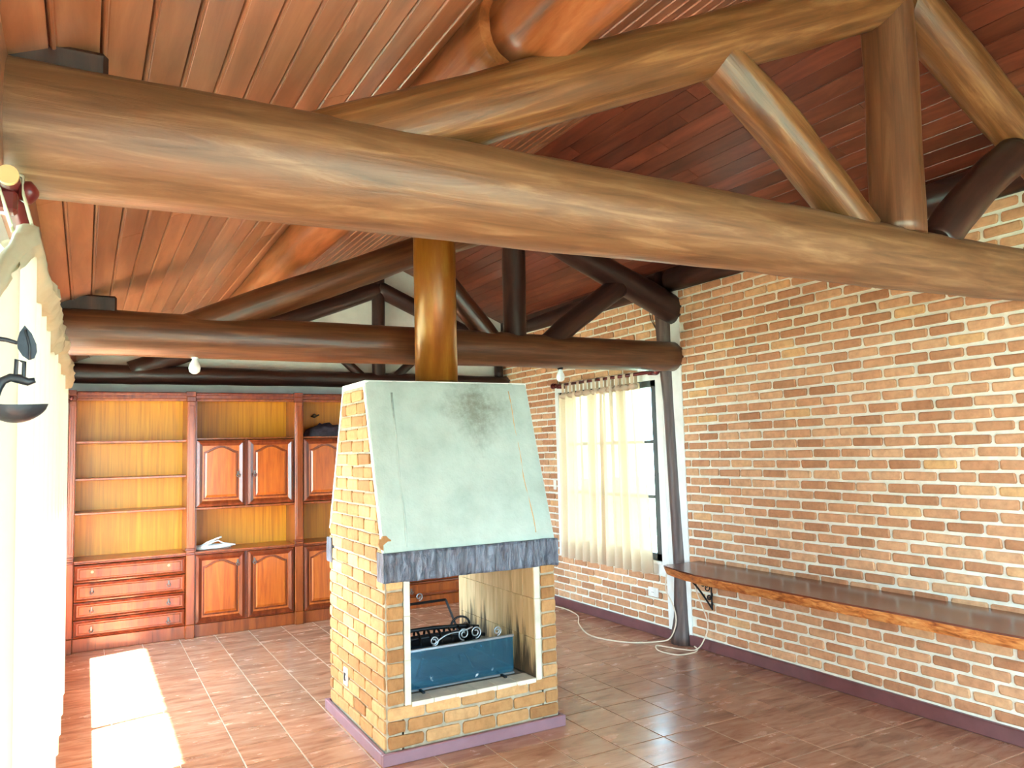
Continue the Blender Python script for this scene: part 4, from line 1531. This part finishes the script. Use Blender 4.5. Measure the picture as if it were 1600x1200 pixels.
MB().tube([e, P(10, 531), P(-20, 527), (XL - .02, OY, P(-20, 527).z + .012)], [.0022, .0026, .003, .003], 8).build('spike', 'iron', ol)

# ------------------------------------------------------------------ bulbs and cords
def bulb(x, y, z, label):
    t = thing('light_bulb', (x, y, z), label, 'light bulb')
    MB().lathe([(.020, .0), (.024, .012), (.024, .045)], (x, y, z - .035), 'z', 14).build('lamp_holder', 'porcelain' if x < 2 else 'black_plastic', t)
    MB().lathe([(.013, -.034), (.016, -.046), (.028, -.070), (.033, -.090), (.028, -.112), (.012, -.124)], (x, y, z), 'z', 16).build('glass_bulb', 'porcelain', t)
bulb(.545, 4.74, 2.150, 'white bulb in a porcelain holder under the brown tie beam before the open bookcase shelves')
bulb(3.045, 4.75, 2.155, 'white bulb in a black holder under the brown tie beam before the curtained window')


def smooth(pts, n=8):
    pts = [Vector(p) for p in pts]
    out = []
    for i in range(len(pts) - 1):
        p0, p1, p2, p3 = pts[max(i - 1, 0)], pts[i], pts[i + 1], pts[min(i + 2, len(pts) - 1)]
        for k in range(n):
            t = k / n
            out.append(.5 * ((2 * p1) + (-p0 + p2) * t + (2 * p0 - 5 * p1 + 4 * p2 - p3) * t * t + (-p0 + 3 * p1 - 3 * p2 + p3) * t ** 3))
    out.append(pts[-1])
    return out


c1 = [(3.60, 6.95, .006), (3.95, 6.75, .006), (4.06, 6.45, .006), (4.00, 6.08, .006), (3.805, 5.76, .006), (3.66, 5.36, .006), (3.767, 5.03, .006), (3.98, 4.90, .008), (4.025, 4.81, .05), (4.045, 4.76, .178), (4.048, 4.79, .295), (4.055, 4.875, .40), (4.085, 4.90, .51), (4.09, 4.89, .60)]
tag(MB().tube(smooth(c1), .0055, 7).build('extension_cable', 'cord'), 'cream cable snaking from behind the fireplace up the dark wall post', 'cable')
c2 = [(4.09, 4.60, .603), (4.09, 4.57, .45), (4.09, 4.50, .318), (4.085, 4.45, .21), (4.06, 4.46, .114), (4.03, 4.52, .02), (3.98, 4.62, .006), (3.93, 4.75, .006), (3.888, 4.82, .006), (3.811, 4.69, .006), (3.845, 4.53, .006), (3.96, 4.50, .008), (4.045, 4.53, .012), (4.05, 4.57, .03)]
tag(MB().tube(smooth(c2), .0050, 7).build('extension_cable', 'cord'), 'cream cable hanging from the timber shelf and looping on the floor', 'cable')

lw_ = MB()
lw_.tube(smooth([(4.10, 4.935, 2.74), (4.09, 4.950, 2.66), (4.085, 4.935, 2.58), (4.09, 4.905, 2.50)]), .003, 5)
lw_.tube(smooth([(4.10, 4.925, 2.74), (4.085, 4.965, 2.68), (4.08, 4.96, 2.60), (4.09, 4.91, 2.50)]), .003, 5)
tag(lw_.build('loose_wire', 'black_plastic'), 'thin dark wires looping beside the post above the curtain rod', 'wire')
